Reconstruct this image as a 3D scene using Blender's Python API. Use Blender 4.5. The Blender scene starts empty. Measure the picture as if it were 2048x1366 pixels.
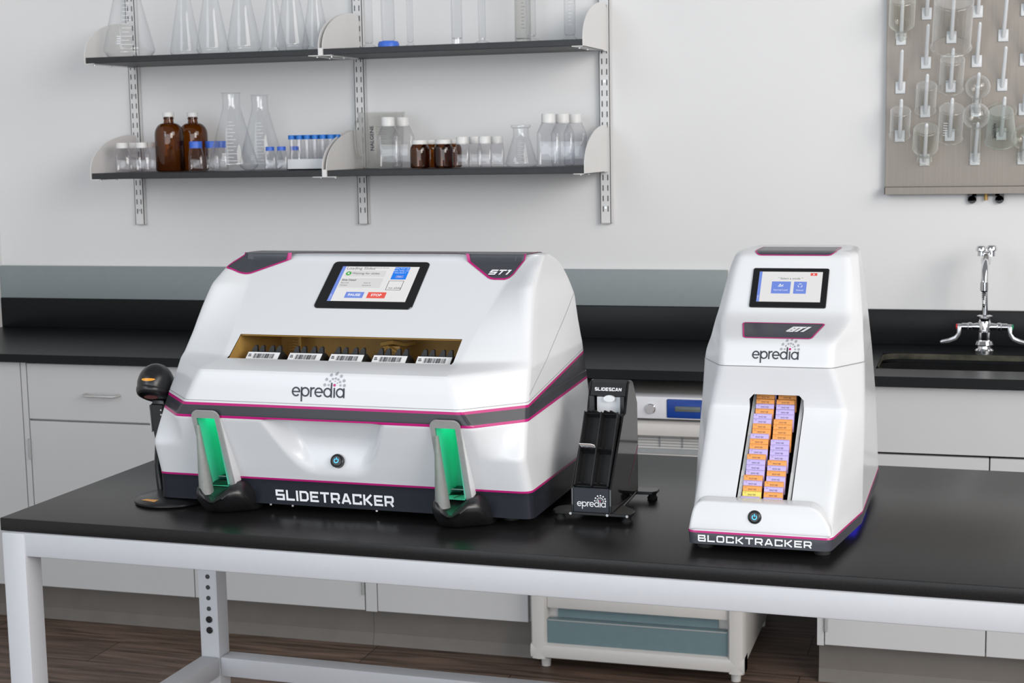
import bpy, bmesh, math, random
from mathutils import Vector, Matrix
from mathutils.bvhtree import BVHTree
random.seed(7)
PI = math.pi
SC = bpy.context.scene
COL = SC.collection

# ------------------------------------------------------------------ materials
def new_mat(name):
    m = bpy.data.materials.new(name); m.use_nodes = True
    nt = m.node_tree
    return m, nt, nt.nodes['Principled BSDF'], nt.nodes['Material Output']

def mat(name, col, rough=.5, metal=0., spec=.5, coat=0., noise=0., nscale=40., bump=0., bscale=200., emit=None, estr=0.):
    m, nt, b, out = new_mat(name)
    c = (*col, 1)
    b.inputs['Base Color'].default_value = c
    b.inputs['Roughness'].default_value = rough
    b.inputs['Metallic'].default_value = metal
    b.inputs['Specular IOR Level'].default_value = spec
    b.inputs['Coat Weight'].default_value = coat
    b.inputs['Coat Roughness'].default_value = .04
    tc = nt.nodes.new('ShaderNodeTexCoord')
    if noise > 0:
        n = nt.nodes.new('ShaderNodeTexNoise'); n.inputs['Scale'].default_value = nscale; n.inputs['Detail'].default_value = 4
        nt.links.new(tc.outputs['Object'], n.inputs['Vector'])
        r = nt.nodes.new('ShaderNodeValToRGB')
        r.color_ramp.elements[0].position = .3; r.color_ramp.elements[1].position = .7
        r.color_ramp.elements[0].color = (*[max(0, x*(1-noise)) for x in col], 1)
        r.color_ramp.elements[1].color = (*[min(1, x*(1+noise)) for x in col], 1)
        nt.links.new(n.outputs['Fac'], r.inputs['Fac']); nt.links.new(r.outputs['Color'], b.inputs['Base Color'])
    if bump > 0:
        n = nt.nodes.new('ShaderNodeTexNoise'); n.inputs['Scale'].default_value = bscale; n.inputs['Detail'].default_value = 3
        nt.links.new(tc.outputs['Object'], n.inputs['Vector'])
        bp = nt.nodes.new('ShaderNodeBump'); bp.inputs['Strength'].default_value = bump; bp.inputs['Distance'].default_value = .002
        nt.links.new(n.outputs['Fac'], bp.inputs['Height']); nt.links.new(bp.outputs['Normal'], b.inputs['Normal'])
    if emit:
        b.inputs['Emission Color'].default_value = (*emit, 1); b.inputs['Emission Strength'].default_value = estr
    return m

def glass(name, tint, edge, rough=.02, haze=.0, power=2.0, gloss=1.0):
    """thin-walled glass: see-through sheet, tinted more where it is seen edge-on, with a Fresnel gloss"""
    m, nt, b, out = new_mat(name); nt.nodes.remove(b)
    lw = nt.nodes.new('ShaderNodeLayerWeight'); lw.inputs['Blend'].default_value = .5
    pw = nt.nodes.new('ShaderNodeMath'); pw.operation = 'POWER'; pw.inputs[1].default_value = power
    nt.links.new(lw.outputs['Facing'], pw.inputs[0])
    mx = nt.nodes.new('ShaderNodeMix'); mx.data_type = 'RGBA'
    mx.inputs['A'].default_value = (*tint, 1); mx.inputs['B'].default_value = (*edge, 1)
    nt.links.new(pw.outputs[0], mx.inputs['Factor'])
    tr = nt.nodes.new('ShaderNodeBsdfTransparent'); nt.links.new(mx.outputs['Result'], tr.inputs['Color'])
    gl = nt.nodes.new('ShaderNodeBsdfGlossy'); gl.inputs['Roughness'].default_value = rough
    gl.inputs['Color'].default_value = (gloss, gloss, gloss, 1)
    p5 = nt.nodes.new('ShaderNodeMath'); p5.operation = 'POWER'; p5.inputs[1].default_value = 5.
    nt.links.new(lw.outputs['Facing'], p5.inputs[0])
    fr = nt.nodes.new('ShaderNodeMath'); fr.operation = 'MULTIPLY_ADD'; fr.inputs[1].default_value = .8; fr.inputs[2].default_value = .05
    nt.links.new(p5.outputs[0], fr.inputs[0])
    ms = nt.nodes.new('ShaderNodeMixShader')
    nt.links.new(fr.outputs[0], ms.inputs[0]); nt.links.new(tr.outputs[0], ms.inputs[1]); nt.links.new(gl.outputs[0], ms.inputs[2])
    df = nt.nodes.new('ShaderNodeBsdfDiffuse'); df.inputs['Color'].default_value = (*[min(1, .35+.6*c) for c in tint], 1)  # pale edge colour painted in for bright surroundings refracted at the rims
    ef = nt.nodes.new('ShaderNodeMath'); ef.operation = 'MULTIPLY'; ef.inputs[1].default_value = haze
    nt.links.new(pw.outputs[0], ef.inputs[0])
    m3 = nt.nodes.new('ShaderNodeMixShader'); nt.links.new(ef.outputs[0], m3.inputs[0]); nt.links.new(ms.outputs[0], m3.inputs[1]); nt.links.new(df.outputs[0], m3.inputs[2])
    nt.links.new(m3.outputs[0], out.inputs['Surface'])
    return m

def screen_mat(name, col, strength=1.0):
    return mat(name, (.01, .01, .01), rough=.12, spec=.4, emit=col, estr=strength)

M = {}
M['wall'] = mat('wall paint', (.775, .775, .775), rough=.75, spec=.25, noise=.012, nscale=3, bump=.05, bscale=500)
M['ceiling'] = mat('ceiling paint', (.85, .85, .85), rough=.9, bump=.05)
M['laminate'] = mat('pale grey cabinet laminate', (.56, .56, .565), rough=.42, spec=.4, noise=.01, nscale=8)
M['gap'] = mat('dark shadow gap board', (.06, .06, .06), rough=.9, noise=.1)
M['kick'] = mat('grey toe kick vinyl', (.16, .145, .13), rough=.6, noise=.06, nscale=12)
M['epoxy'] = mat('black epoxy worktop', (.009, .010, .011), rough=.33, spec=.18, noise=.25, nscale=300, bump=.03, bscale=900)
M['tabletop'] = mat('black phenolic table top', (.012, .0115, .0115), rough=.30, spec=.24, noise=.25, nscale=350, bump=.04, bscale=900)
M['shelf'] = mat('dark grey shelf laminate', (.022, .024, .027), rough=.5, noise=.15, nscale=120)
M['greystrip'] = mat('blue grey wall panel', (.255, .295, .305), rough=.5, noise=.02)
M['railsilver'] = mat('bright anodised rail', (.70, .70, .69), rough=.3, metal=.2, noise=.04, nscale=150)
M['whitemetal'] = mat('white powder coated steel', (.52, .53, .56), rough=.4, spec=.45, noise=.01, nscale=60, bump=.04, bscale=700)
M['standard'] = mat('white slotted steel', (.74, .74, .74), rough=.4, noise=.01)
M['slot'] = mat('dark slot', (.05, .05, .055), rough=.8, noise=.1)
M['white'] = mat('glossy white moulded shell', (.70, .712, .73), rough=.20, spec=.32, coat=.0, noise=.006, nscale=12)
M['bracketwhite'] = mat('white bracket steel', (.80, .79, .78), rough=.35, noise=.01)
M['skirtdark'] = mat('dark slate base skirt', (.017, .019, .027), rough=.35, spec=.3, noise=.05, nscale=80)
M['charcoal'] = mat('charcoal decal', (.058, .060, .073), rough=.30, spec=.3, coat=.0, noise=.05, nscale=80)
M['magenta'] = mat('magenta pinstripe', (.47, .012, .17), rough=.3, noise=.03, nscale=60)
M['black'] = mat('black plastic', (.012, .012, .013), rough=.3, spec=.5, noise=.15, nscale=90)
M['blackmatte'] = mat('matte black plastic', (.014, .014, .015), rough=.5, noise=.2, nscale=120)
M['blackgloss'] = mat('gloss black acrylic', (.008, .008, .009), rough=.06, spec=.6, noise=.1)
M['navy'] = mat('dark navy front plate', (.012, .015, .022), rough=.35, noise=.1)
M['alu'] = mat('brushed aluminium', (.60, .60, .59), rough=.38, metal=.55, noise=.05, nscale=150, bump=.05, bscale=600)
M['alusatin'] = mat('satin grey metal', (.42, .43, .425), rough=.42, metal=.35, noise=.04, nscale=150)
M['chrome'] = mat('chrome', (.80, .80, .82), rough=.10, metal=1., noise=.02)
M['brass'] = mat('brass coloured inner walls', (.50, .30, .085), rough=.45, metal=.2, noise=.08, nscale=30)
M['screw'] = mat('steel screw', (.6, .6, .6), rough=.3, metal=1., noise=.05)
M['whitecap'] = mat('white plastic cap', (.78, .78, .77), rough=.4, noise=.01)
M['bluecap'] = mat('blue plastic cap', (.045, .15, .66), rough=.35, noise=.04)
M['bluetube'] = mat('bright blue tube cap', (.01, .17, .60), rough=.4, noise=.04)
M['whiteplastic'] = mat('white plastic', (.74, .76, .78), rough=.4, noise=.01)
M['rubber'] = mat('black rubber', (.01, .01, .01), rough=.7, noise=.2)
M['clear'] = glass('clear glass', (.975, .98, .985), (.62, .64, .67), power=3.0, haze=.25)
M['clearbright'] = glass('clear glass with painted bright rims', (.97, .975, .97), (.85, .86, .85), power=2.2, haze=.75)  # clear glass with the painted rim brightness turned up
M['clearpale'] = glass('greenish clear glass', (.96, .965, .945), (.80, .82, .76), power=2.0, haze=.7)
M['pet'] = glass('clear plastic bottle', (.955, .955, .965), (.56, .56, .60), power=2.6, rough=.05, haze=.25)
M['frosted'] = glass('milky plastic', (.88, .88, .865), (.72, .72, .71), rough=.35, power=1.5, haze=.5)
M['greenplastic'] = glass('pale green plastic', (.85, .88, .855), (.70, .76, .72), rough=.3, power=1.2, haze=.6)
M['amber'] = glass('amber glass', (.43, .215, .042), (.10, .036, .008), power=1.6)
M['bluebase'] = mat('blue cylinder foot', (.05, .17, .72), rough=.4, noise=.03)
M['ink'] = mat('dark printed ink', (.03, .03, .045), rough=.5, noise=.1)
M['whiteink'] = mat('white printed lettering', (.85, .86, .88), rough=.4, noise=.01)
M['greyink'] = mat('grey printed dots', (.36, .365, .39), rough=.5, noise=.03)
M['scale'] = mat('white printed graduations', (.80, .82, .86), rough=.5, noise=.01)
M['darkscale'] = mat('brownish printed graduations', (.20, .16, .14), rough=.5, noise=.05)
M['orange'] = mat('orange cassette plastic', (.80, .335, .085), rough=.45, noise=.03, nscale=60)
M['purple'] = mat('lilac cassette plastic', (.50, .42, .74), rough=.45, noise=.03, nscale=60)
M['yellow'] = mat('yellow cassette plastic', (.76, .64, .13), rough=.45, noise=.03, nscale=60)
M['orangesticker'] = mat('orange sticker', (.78, .33, .03), rough=.3, noise=.05)
M['paper'] = mat('white label paper', (.80, .80, .80), rough=.6, noise=.01)
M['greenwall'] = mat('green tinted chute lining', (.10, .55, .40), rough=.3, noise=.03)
M['green_led'] = mat('green light strip', (.1, .5, .3), emit=(.02, .80, .42), estr=3.2)
M['blue_led'] = mat('blue lit power symbol', (.05, .2, .4), emit=(.05, .50, 1.), estr=1.6)
M['underblue'] = mat('blue under glow strip', (.02, .02, .3), emit=(.05, .04, 1.), estr=2.5)
M['seamgrey'] = mat('grey seam shadow gap', (.42, .42, .43), rough=.6, noise=.02)
M['redglow'] = mat('dark red scanner window', (.03, .002, .002), rough=.15, emit=(.5, .0, .0), estr=.03)
M['disp'] = screen_mat('screen background', (.78, .77, .77))
M['uiblue'] = screen_mat('screen periwinkle blue', (.165, .26, .73))
M['uisky'] = screen_mat('screen bright blue', (.005, .20, .83))
M['uired'] = screen_mat('screen red', (.80, .095, .07))
M['uigreen'] = screen_mat('screen green', (.01, .36, .02))
M['uigrey'] = screen_mat('screen grey', (.68, .67, .67))
M['uidark'] = screen_mat('screen dark text', (.03, .03, .04))
M['uiwhite'] = screen_mat('screen white text', (.85, .86, .90))
M['fridge'] = mat('pale grey fridge enamel', (.60, .585, .565), rough=.35, spec=.5, noise=.01)
M['fridgetop'] = mat('light fridge control panel', (.70, .71, .75), rough=.35, noise=.01)
M['bluepanel'] = mat('blue control display panel', (.006, .05, .30), rough=.3, noise=.05)
M['lcd'] = mat('grey green lcd', (.12, .14, .13), rough=.2, noise=.05)
M['bluedrawer'] = glass('blue tinted drawer plastic', (.38, .50, .55), (.16, .22, .26), rough=.12, power=1.5)
M['inside'] = mat('dark fridge interior', (.045, .06, .066), rough=.3, spec=.3, noise=.1)
M['wire'] = mat('grey wire', (.30, .32, .33), rough=.4, noise=.05)
M['teal'] = mat('blue grey drawer plastic', (.145, .215, .235), rough=.3, noise=.04)
M['sinkm'] = mat('black sink resin', (.010, .010, .011), rough=.85, spec=.1, noise=.3, nscale=14)
M['olive'] = mat('olive stained sink rim', (.060, .058, .043), rough=.6, spec=.2, noise=.6, nscale=22)
M['red'] = mat('red index button', (.6, .03, .03), rough=.3, noise=.05)
M['greenb'] = mat('green index button', (.02, .30, .14), rough=.3, noise=.05)
M['handlegrey'] = mat('satin wing handle', (.62, .62, .64), rough=.25, metal=.8, noise=.03)

def steel_mat():
    m, nt, b, out = new_mat('brushed stainless board')
    b.inputs['Metallic'].default_value = .30; b.inputs['Roughness'].default_value = .42
    b.inputs['Anisotropic'].default_value = .5
    tc = nt.nodes.new('ShaderNodeTexCoord'); mp = nt.nodes.new('ShaderNodeMapping'); mp.inputs['Scale'].default_value = (160, 4, 2)
    n = nt.nodes.new('ShaderNodeTexNoise'); n.inputs['Scale'].default_value = 3; n.inputs['Detail'].default_value = 5
    nt.links.new(tc.outputs['Object'], mp.inputs['Vector']); nt.links.new(mp.outputs['Vector'], n.inputs['Vector'])
    r = nt.nodes.new('ShaderNodeValToRGB'); r.color_ramp.elements[0].color = (.235, .207, .180, 1); r.color_ramp.elements[1].color = (.275, .243, .213, 1)
    r.color_ramp.elements[0].position = .3; r.color_ramp.elements[1].position = .7
    nt.links.new(n.outputs['Fac'], r.inputs['Fac']); nt.links.new(r.outputs['Color'], b.inputs['Base Color'])
    return m
M['steelboard'] = steel_mat()

def floor_mat():
    m, nt, b, out = new_mat('dark oak vinyl planks')
    tc = nt.nodes.new('ShaderNodeTexCoord')
    br = nt.nodes.new('ShaderNodeTexBrick'); br.offset = .37
    br.inputs['Scale'].default_value = 1.0; br.inputs['Brick Width'].default_value = 1.22; br.inputs['Row Height'].default_value = .18
    br.inputs['Mortar Size'].default_value = .0018; br.inputs['Mortar'].default_value = (.03, .022, .018, 1)
    br.inputs['Color1'].default_value = (.155, .112, .088, 1); br.inputs['Color2'].default_value = (.120, .086, .068, 1)
    nt.links.new(tc.outputs['Object'], br.inputs['Vector'])
    mp = nt.nodes.new('ShaderNodeMapping'); mp.inputs['Scale'].default_value = (1.6, 22, 1)
    n = nt.nodes.new('ShaderNodeTexNoise'); n.inputs['Scale'].default_value = 2.2; n.inputs['Detail'].default_value = 8; n.inputs['Distortion'].default_value = .8
    nt.links.new(tc.outputs['Object'], mp.inputs['Vector']); nt.links.new(mp.outputs['Vector'], n.inputs['Vector'])
    r = nt.nodes.new('ShaderNodeValToRGB'); r.color_ramp.elements[0].position = .32; r.color_ramp.elements[1].position = .72
    r.color_ramp.elements[0].color = (.45, .42, .40, 1); r.color_ramp.elements[1].color = (1.75, 1.65, 1.6, 1)
    nt.links.new(n.outputs['Fac'], r.inputs['Fac'])
    mx = nt.nodes.new('ShaderNodeMix'); mx.data_type = 'RGBA'; mx.blend_type = 'MULTIPLY'; mx.inputs['Factor'].default_value = 1
    nt.links.new(br.outputs['Color'], mx.inputs['A']); nt.links.new(r.outputs['Color'], mx.inputs['B'])
    nt.links.new(mx.outputs['Result'], b.inputs['Base Color'])
    b.inputs['Roughness'].default_value = .5; b.inputs['Specular IOR Level'].default_value = .35
    return m
M['floor'] = floor_mat()

def banded_white(name, white, y_bend_top, top0, slope_top, y_bend_bot, bot0, slope_bot, line=.0042):
    """white shell with a charcoal band edged by two magenta lines, laid out in the shell's own coordinates"""
    m, nt, b, out = new_mat(name)
    L = nt.links
    def math_(op, a, c, clamp=False):
        n = nt.nodes.new('ShaderNodeMath'); n.operation = op; n.use_clamp = clamp
        for i, v in enumerate((a, c)):
            if isinstance(v, (int, float)): n.inputs[i].default_value = v
            else: L.new(v, n.inputs[i])
        return n.outputs[0]
    tc = nt.nodes.new('ShaderNodeTexCoord'); sp = nt.nodes.new('ShaderNodeSeparateXYZ'); L.new(tc.outputs['Object'], sp.inputs[0])
    y, z = sp.outputs[1], sp.outputs[2]
    def edge(yb, z0, s): return math_('ADD', z0, math_('MULTIPLY', math_('MAXIMUM', math_('SUBTRACT', y, yb), 0.), s))
    et, eb = edge(y_bend_top, top0, slope_top), edge(y_bend_bot, bot0, slope_bot)
    grey = math_('MULTIPLY', math_('LESS_THAN', z, math_('SUBTRACT', et, line)), math_('GREATER_THAN', z, math_('ADD', eb, line)))
    inside = math_('MULTIPLY', math_('LESS_THAN', z, et), math_('GREATER_THAN', z, eb))
    m1 = nt.nodes.new('ShaderNodeMix'); m1.data_type = 'RGBA'; L.new(inside, m1.inputs['Factor'])
    m1.inputs['A'].default_value = (*white, 1); m1.inputs['B'].default_value = (.47, .012, .17, 1)
    dz = math_('ABSOLUTE', math_('SUBTRACT', z, math_('ADD', et, .0034)), 0.)
    gap = math_('LESS_THAN', dz, .0005)
    m0 = nt.nodes.new('ShaderNodeMix'); m0.data_type = 'RGBA'; L.new(gap, m0.inputs['Factor']); m0.inputs['A'].default_value = (*white, 1); m0.inputs['B'].default_value = (.25, .25, .26, 1); L.new(m0.outputs['Result'], m1.inputs['A'])
    m2 = nt.nodes.new('ShaderNodeMix'); m2.data_type = 'RGBA'; L.new(grey, m2.inputs['Factor'])
    L.new(m1.outputs['Result'], m2.inputs['A']); m2.inputs['B'].default_value = (.045, .046, .055, 1)
    L.new(m2.outputs['Result'], b.inputs['Base Color'])
    b.inputs['Roughness'].default_value = .20; b.inputs['Specular IOR Level'].default_value = .32
    return m

# ------------------------------------------------------------------ mesh helpers
class MB:
    def __init__(s): s.bm = bmesh.new()
    def _v(s, pts): return [s.bm.verts.new(p) for p in pts]
    def poly(s, pts):
        try: return s.bm.faces.new(s._v(pts))
        except ValueError: return None
    def box(s, x0, x1, y0, y1, z0, z1, bev=0., seg=2, mtx=None):
        b2 = bmesh.new()
        r = bmesh.ops.create_cube(b2, size=1)
        for v in r['verts']:
            v.co = Vector((x0 + (v.co.x + .5)*(x1-x0), y0 + (v.co.y + .5)*(y1-y0), z0 + (v.co.z + .5)*(z1-z0)))
        if bev > 0: bmesh.ops.bevel(b2, geom=b2.edges[:], offset=bev, segments=seg, affect='EDGES', profile=.5)
        s.add(b2, mtx); return s
    def add(s, b2, mtx=None):
        if mtx is not None: bmesh.ops.transform(b2, matrix=mtx, verts=b2.verts[:])
        t = bpy.data.meshes.new('tmp'); b2.to_mesh(t); b2.free(); s.bm.from_mesh(t); bpy.data.meshes.remove(t)
    def prism(s, pts, ax, a0, a1, bev=0., seg=2, mtx=None):
        """extrude a polygon of 2-D points along an axis: ax='x' -> points are (y,z); 'y' -> (x,z); 'z' -> (x,y)"""
        def P(p, a): return {'x': (a, p[0], p[1]), 'y': (p[0], a, p[1]), 'z': (p[0], p[1], a)}[ax]
        b2 = bmesh.new()
        A = [b2.verts.new(P(p, a0)) for p in pts]; B = [b2.verts.new(P(p, a1)) for p in pts]
        n = len(pts)
        b2.faces.new(A); b2.faces.new(B[::-1])
        for i in range(n): b2.faces.new((A[i], B[i], B[(i+1) % n], A[(i+1) % n]))
        bmesh.ops.recalc_face_normals(b2, faces=b2.faces[:])
        if bev > 0: bmesh.ops.bevel(b2, geom=b2.edges[:], offset=bev, segments=seg, affect='EDGES', profile=.5)
        s.add(b2, mtx); return s
    def lathe(s, prof, n=32, mtx=None, cap0=False, cap1=False):
        b2 = bmesh.new(); rings = []
        for (r, z) in prof:
            if r < 1e-6: rings.append([b2.verts.new((0, 0, z))])
            else: rings.append([b2.verts.new((r*math.cos(2*PI*i/n), r*math.sin(2*PI*i/n), z)) for i in range(n)])
        for A, B in zip(rings[:-1], rings[1:]):
            for i in range(n):
                j = (i+1) % n
                if len(A) == 1 and len(B) == 1: continue
                if len(A) == 1: b2.faces.new((A[0], B[j], B[i]))
                elif len(B) == 1: b2.faces.new((A[i], A[j], B[0]))
                else: b2.faces.new((A[i], A[j], B[j], B[i]))
        if cap0 and len(rings[0]) > 1: b2.faces.new(rings[0][::-1])
        if cap1 and len(rings[-1]) > 1: b2.faces.new(rings[-1])
        s.add(b2, mtx); return s
    def cyl(s, r, z0, z1, n=24, mtx=None, r1=None, bev=0.):
        r1 = r if r1 is None else r1
        if bev: pr = [(0, z0), (r-bev, z0), (r, z0+bev), (r1, z1-bev), (r1-bev, z1), (0, z1)]
        else: pr = [(0, z0), (r, z0), (r1, z1), (0, z1)]
        return s.lathe(pr, n, mtx)
    def tube(s, path, rad, n=10, caps=True):
        P = [Vector(p) for p in path]; R = rad if isinstance(rad, (list, tuple)) else [rad]*len(P)
        rings = []; up = None
        for i, p in enumerate(P):
            t = (P[min(i+1, len(P)-1)] - P[max(i-1, 0)]).normalized()
            if up is None:
                up = Vector((0, 0, 1)) if abs(t.z) < .9 else Vector((1, 0, 0))
            a = t.cross(up)
            if a.length < 1e-4: a = t.cross(Vector((0, 1, 0)))
            a.normalize(); b = a.cross(t).normalized(); up = b
            rings.append([s.bm.verts.new(p + (a*math.cos(2*PI*k/n) + b*math.sin(2*PI*k/n))*R[i]) for k in range(n)])
        for A, B in zip(rings[:-1], rings[1:]):
            for k in range(n): s.bm.faces.new((A[k], A[(k+1) % n], B[(k+1) % n], B[k]))
        if caps: s.bm.faces.new(rings[0][::-1]); s.bm.faces.new(rings[-1])
        return s
    def loft(s, rings, cap0=True, cap1=True):
        R = [[s.bm.verts.new(p) for p in r] for r in rings]; n = len(R[0])
        for A, B in zip(R[:-1], R[1:]):
            for k in range(n): s.bm.faces.new((A[k], A[(k+1) % n], B[(k+1) % n], B[k]))
        if cap0: s.bm.faces.new(R[0][::-1])
        if cap1: s.bm.faces.new(R[-1])
        return s
    def ribbon(s, pts, w, closed=False, z=0.):
        """flat ribbon of width w along 2-D points (mitred)"""
        P = [Vector((p[0], p[1])) for p in pts]; n = len(P); L_, R_ = [], []
        for i in range(n):
            if closed: a, b = P[i-1], P[(i+1) % n]
            else: a, b = (P[i-1] if i > 0 else None), (P[i+1] if i < n-1 else None)
            d0 = (P[i]-a).normalized() if a is not None else (b-P[i]).normalized()
            d1 = (b-P[i]).normalized() if b is not None else d0
            n0 = Vector((-d0.y, d0.x)); n1 = Vector((-d1.y, d1.x)); m = (n0+n1)
            m = m.normalized() if m.length > 1e-5 else n0
            k = (w/2)/max(.45, m.dot(n0))
            L_.append(P[i]+m*k); R_.append(P[i]-m*k)
        VL = [s.bm.verts.new((p.x, p.y, z)) for p in L_]; VR = [s.bm.verts.new((p.x, p.y, z)) for p in R_]
        for i in range(n if closed else n-1):
            j = (i+1) % n
            try: s.bm.faces.new((VR[i], VR[j], VL[j], VL[i]))
            except ValueError: pass
        return s
    def disc(s, cx, cy, r, n=20, z=0.):
        s.bm.faces.new([s.bm.verts.new((cx+r*math.cos(2*PI*i/n), cy+r*math.sin(2*PI*i/n), z)) for i in range(n)]); return s
    def rect(s, x0, x1, y0, y1, z=0., r=0.):
        if r <= 0: s.poly([(x0, y0, z), (x1, y0, z), (x1, y1, z), (x0, y1, z)])
        else: s.poly([(x, y, z) for x, y in rrect(x0, x1, y0, y1, r)])
        return s
    def xf(s, fn):
        for v in s.bm.verts: v.co = Vector(fn(v.co))
        return s
    def shift(s, dx, dy, dz):
        for v in s.bm.verts: v.co += Vector((dx, dy, dz))
        return s

def rrect(x0, x1, y0, y1, r, k=6):
    out = []
    for cx, cy, a0 in ((x1-r, y0+r, -PI/2), (x1-r, y1-r, 0), (x0+r, y1-r, PI/2), (x0+r, y0+r, PI)):
        for i in range(k+1):
            a = a0 + (PI/2)*i/k; out.append((cx+r*math.cos(a), cy+r*math.sin(a)))
    return out

def obj(name, mb, m, parent=None, ang=35, loc=None, recalc=True):
    if recalc: bmesh.ops.recalc_face_normals(mb.bm, faces=mb.bm.faces[:])
    me = bpy.data.meshes.new(name); mb.bm.to_mesh(me); mb.bm.free()
    me.materials.append(M[m] if isinstance(m, str) else m)
    if ang:
        for p in me.polygons: p.use_smooth = True
        try: me.set_sharp_from_angle(angle=math.radians(ang))
        except Exception: pass
    o = bpy.data.objects.new(name, me); COL.objects.link(o)
    if parent is not None: o.parent = parent
    if loc is not None: o.location = loc
    return o

def tag(o, label, cat, group=None, kind=None):
    if kind: o['kind'] = kind
    if label: o['label'] = label
    if cat: o['category'] = cat
    if group: o['group'] = group
    return o
def thing(name, label, cat, loc=(0, 0, 0), rotz=0., group=None):
    o = bpy.data.objects.new(name, None); COL.objects.link(o); o.empty_display_size = .05
    o.location = loc; o.rotation_euler = (0, 0, rotz)
    return tag(o, label, cat, group)
def struct(name, mb, m, ang=35):
    o = obj(name, mb, m, None, ang); o['kind'] = 'structure'; return o
def dup(root, label=None, group=None):
    r = root.copy(); COL.objects.link(r)
    if label: r['label'] = label
    if group: r['group'] = group
    for ch in list(root.children):
        c = ch.copy(); COL.objects.link(c); c.parent = r
        for g in list(ch.children):
            d = g.copy(); COL.objects.link(d); d.parent = c
    return r

# flat lettering ------------------------------------------------------------
GLY = {
 'S': (1, [([(.93,.9),(.1,.9),(.1,.5),(.9,.5),(.9,.1),(.07,.1)], 0)]), 'L': (.95, [([(.1,1),(.1,.1),(.95,.1)], 0)]),
 'I': (.2, [([(.1,0),(.1,1)], 0)]), 'D': (1, [([(.1,.1),(.1,.9),(.72,.9),(.9,.74),(.9,.26),(.72,.1)], 1)]),
 'E': (.95, [([(.95,.9),(.1,.9),(.1,.1),(.95,.1)], 0), ([(.1,.5),(.86,.5)], 0)]), 'T': (1, [([(0,.9),(1,.9)], 0), ([(.5,.85),(.5,0)], 0)]),
 'R': (1, [([(.1,0),(.1,.9),(.8,.9),(.9,.8),(.9,.5),(.8,.4),(.1,.4)], 0), ([(.58,.42),(.92,0)], 0)]),
 'A': (1.05, [([(.08,0),(.45,.9),(.6,.9),(.97,0)], 0), ([(.22,.28),(.83,.28)], 0)]),
 'C': (1, [([(.9,.66),(.9,.9),(.1,.9),(.1,.1),(.9,.1),(.9,.34)], 0)]), 'K': (1, [([(.1,0),(.1,1)], 0), ([(.9,1),(.32,.5),(.92,0)], 0)]),
 'B': (1, [([(.1,.1),(.1,.9),(.86,.9),(.86,.5),(.1,.5)], 0), ([(.8,.5),(.92,.46),(.92,.1),(.1,.1)], 0)]),
 'O': (1, [([(.1,.18),(.1,.82),(.2,.9),(.8,.9),(.9,.82),(.9,.18),(.8,.1),(.2,.1)], 1)]),
 'N': (1, [([(.1,0),(.1,1)], 0), ([(.1,.96),(.9,.04)], 0), ([(.9,0),(.9,1)], 0)]), '1': (.5, [([(.05,.9),(.38,.9),(.38,0)], 0)]),
}
def block_word(word, width, height, stroke=.2, gap=.22, shear=0.):
    """wide square lettering, baseline at y=0, starting at x=0"""
    tot = sum(GLY[c][0] for c in word) + gap*(len(word)-1); mb = MB(); x = 0.
    sx = width/tot
    for c in word:
        w, strokes = GLY[c]
        for pts, closed in strokes:
            q = [((x+px)*sx, py*height) for px, py in pts]
            mb.ribbon(q, stroke*height, bool(closed))
        x += w + gap
    if shear: mb.xf(lambda v: (v.x + shear*v.y, v.y, v.z))
    return mb
def font_text(body, size, align='LEFT', bold=0., shear=0.):
    c = bpy.data.curves.new('lettering', 'FONT'); c.body = body; c.size = size; c.align_x = align; c.offset = bold; c.shear = shear
    c.resolution_u = 3
    o = bpy.data.objects.new('lettering', c); COL.objects.link(o)
    dg = bpy.context.evaluated_depsgraph_get(); dg.update()
    me = bpy.data.meshes.new_from_object(o.evaluated_get(dg))
    mb = MB(); mb.bm.from_mesh(me)
    bpy.data.objects.remove(o); bpy.data.curves.remove(c); bpy.data.meshes.remove(me)
    return mb
def arc(cx, cy, rx, ry, a0, a1, n=20):
    return [(cx+rx*math.cos(math.radians(a0+(a1-a0)*i/n)), cy+ry*math.sin(math.radians(a0+(a1-a0)*i/n))) for i in range(n+1)]
def logo_letters(u):
    """the rounded lower-case word, x-height u"""
    mb = MB(); t = .165; rx, ry = .40, .415
    def ring(cx): mb.ribbon(arc(cx, .5, rx, ry, 0, 345, 28)[:-1], t, True)
    def stem(x, y0, y1): mb.ribbon([(x, y0), (x, y1)], t)
    for cx in (.46, 3.02):
        mb.ribbon(arc(cx, .5, rx, ry, 0, 318, 26), t); mb.ribbon([(cx-rx, .5), (cx+rx+.07, .5)], t*.9)
    stem(1.08, -.5, 1.); ring(1.5)
    stem(2.14, 0, 1.); mb.ribbon(arc(2.48, .58, .34, .34, 165, 75, 8), t)
    ring(4.02); stem(4.43, 0, 1.5); stem(4.76, 0, 1.); ring(5.42); stem(5.83, 0, 1.)
    return mb.xf(lambda v: (v.x*u, v.y*u, v.z))
def logo_dots(u):
    mb = MB(); c = (4.76, 1.27)
    for a in (180, 150, 117, 86, 55, 25, 0): mb.disc(c[0]+1.1*math.cos(math.radians(a)), c[1]+1.1*math.sin(math.radians(a)), .155)
    for a in (180, 146, 114, 86, 58, 30, 0): mb.disc(c[0]+.66*math.cos(math.radians(a)), c[1]+.66*math.sin(math.radians(a)), .115)
    for a in (86, 36): mb.disc(c[0]+.37*math.cos(math.radians(a)), c[1]+.37*math.sin(math.radians(a)), .065)
    return mb.xf(lambda v: (v.x*u, v.y*u, v.z))
def logo_point(u):
    return MB().disc(4.76, 1.27, .145).xf(lambda v: (v.x*u, v.y*u, v.z))
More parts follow.
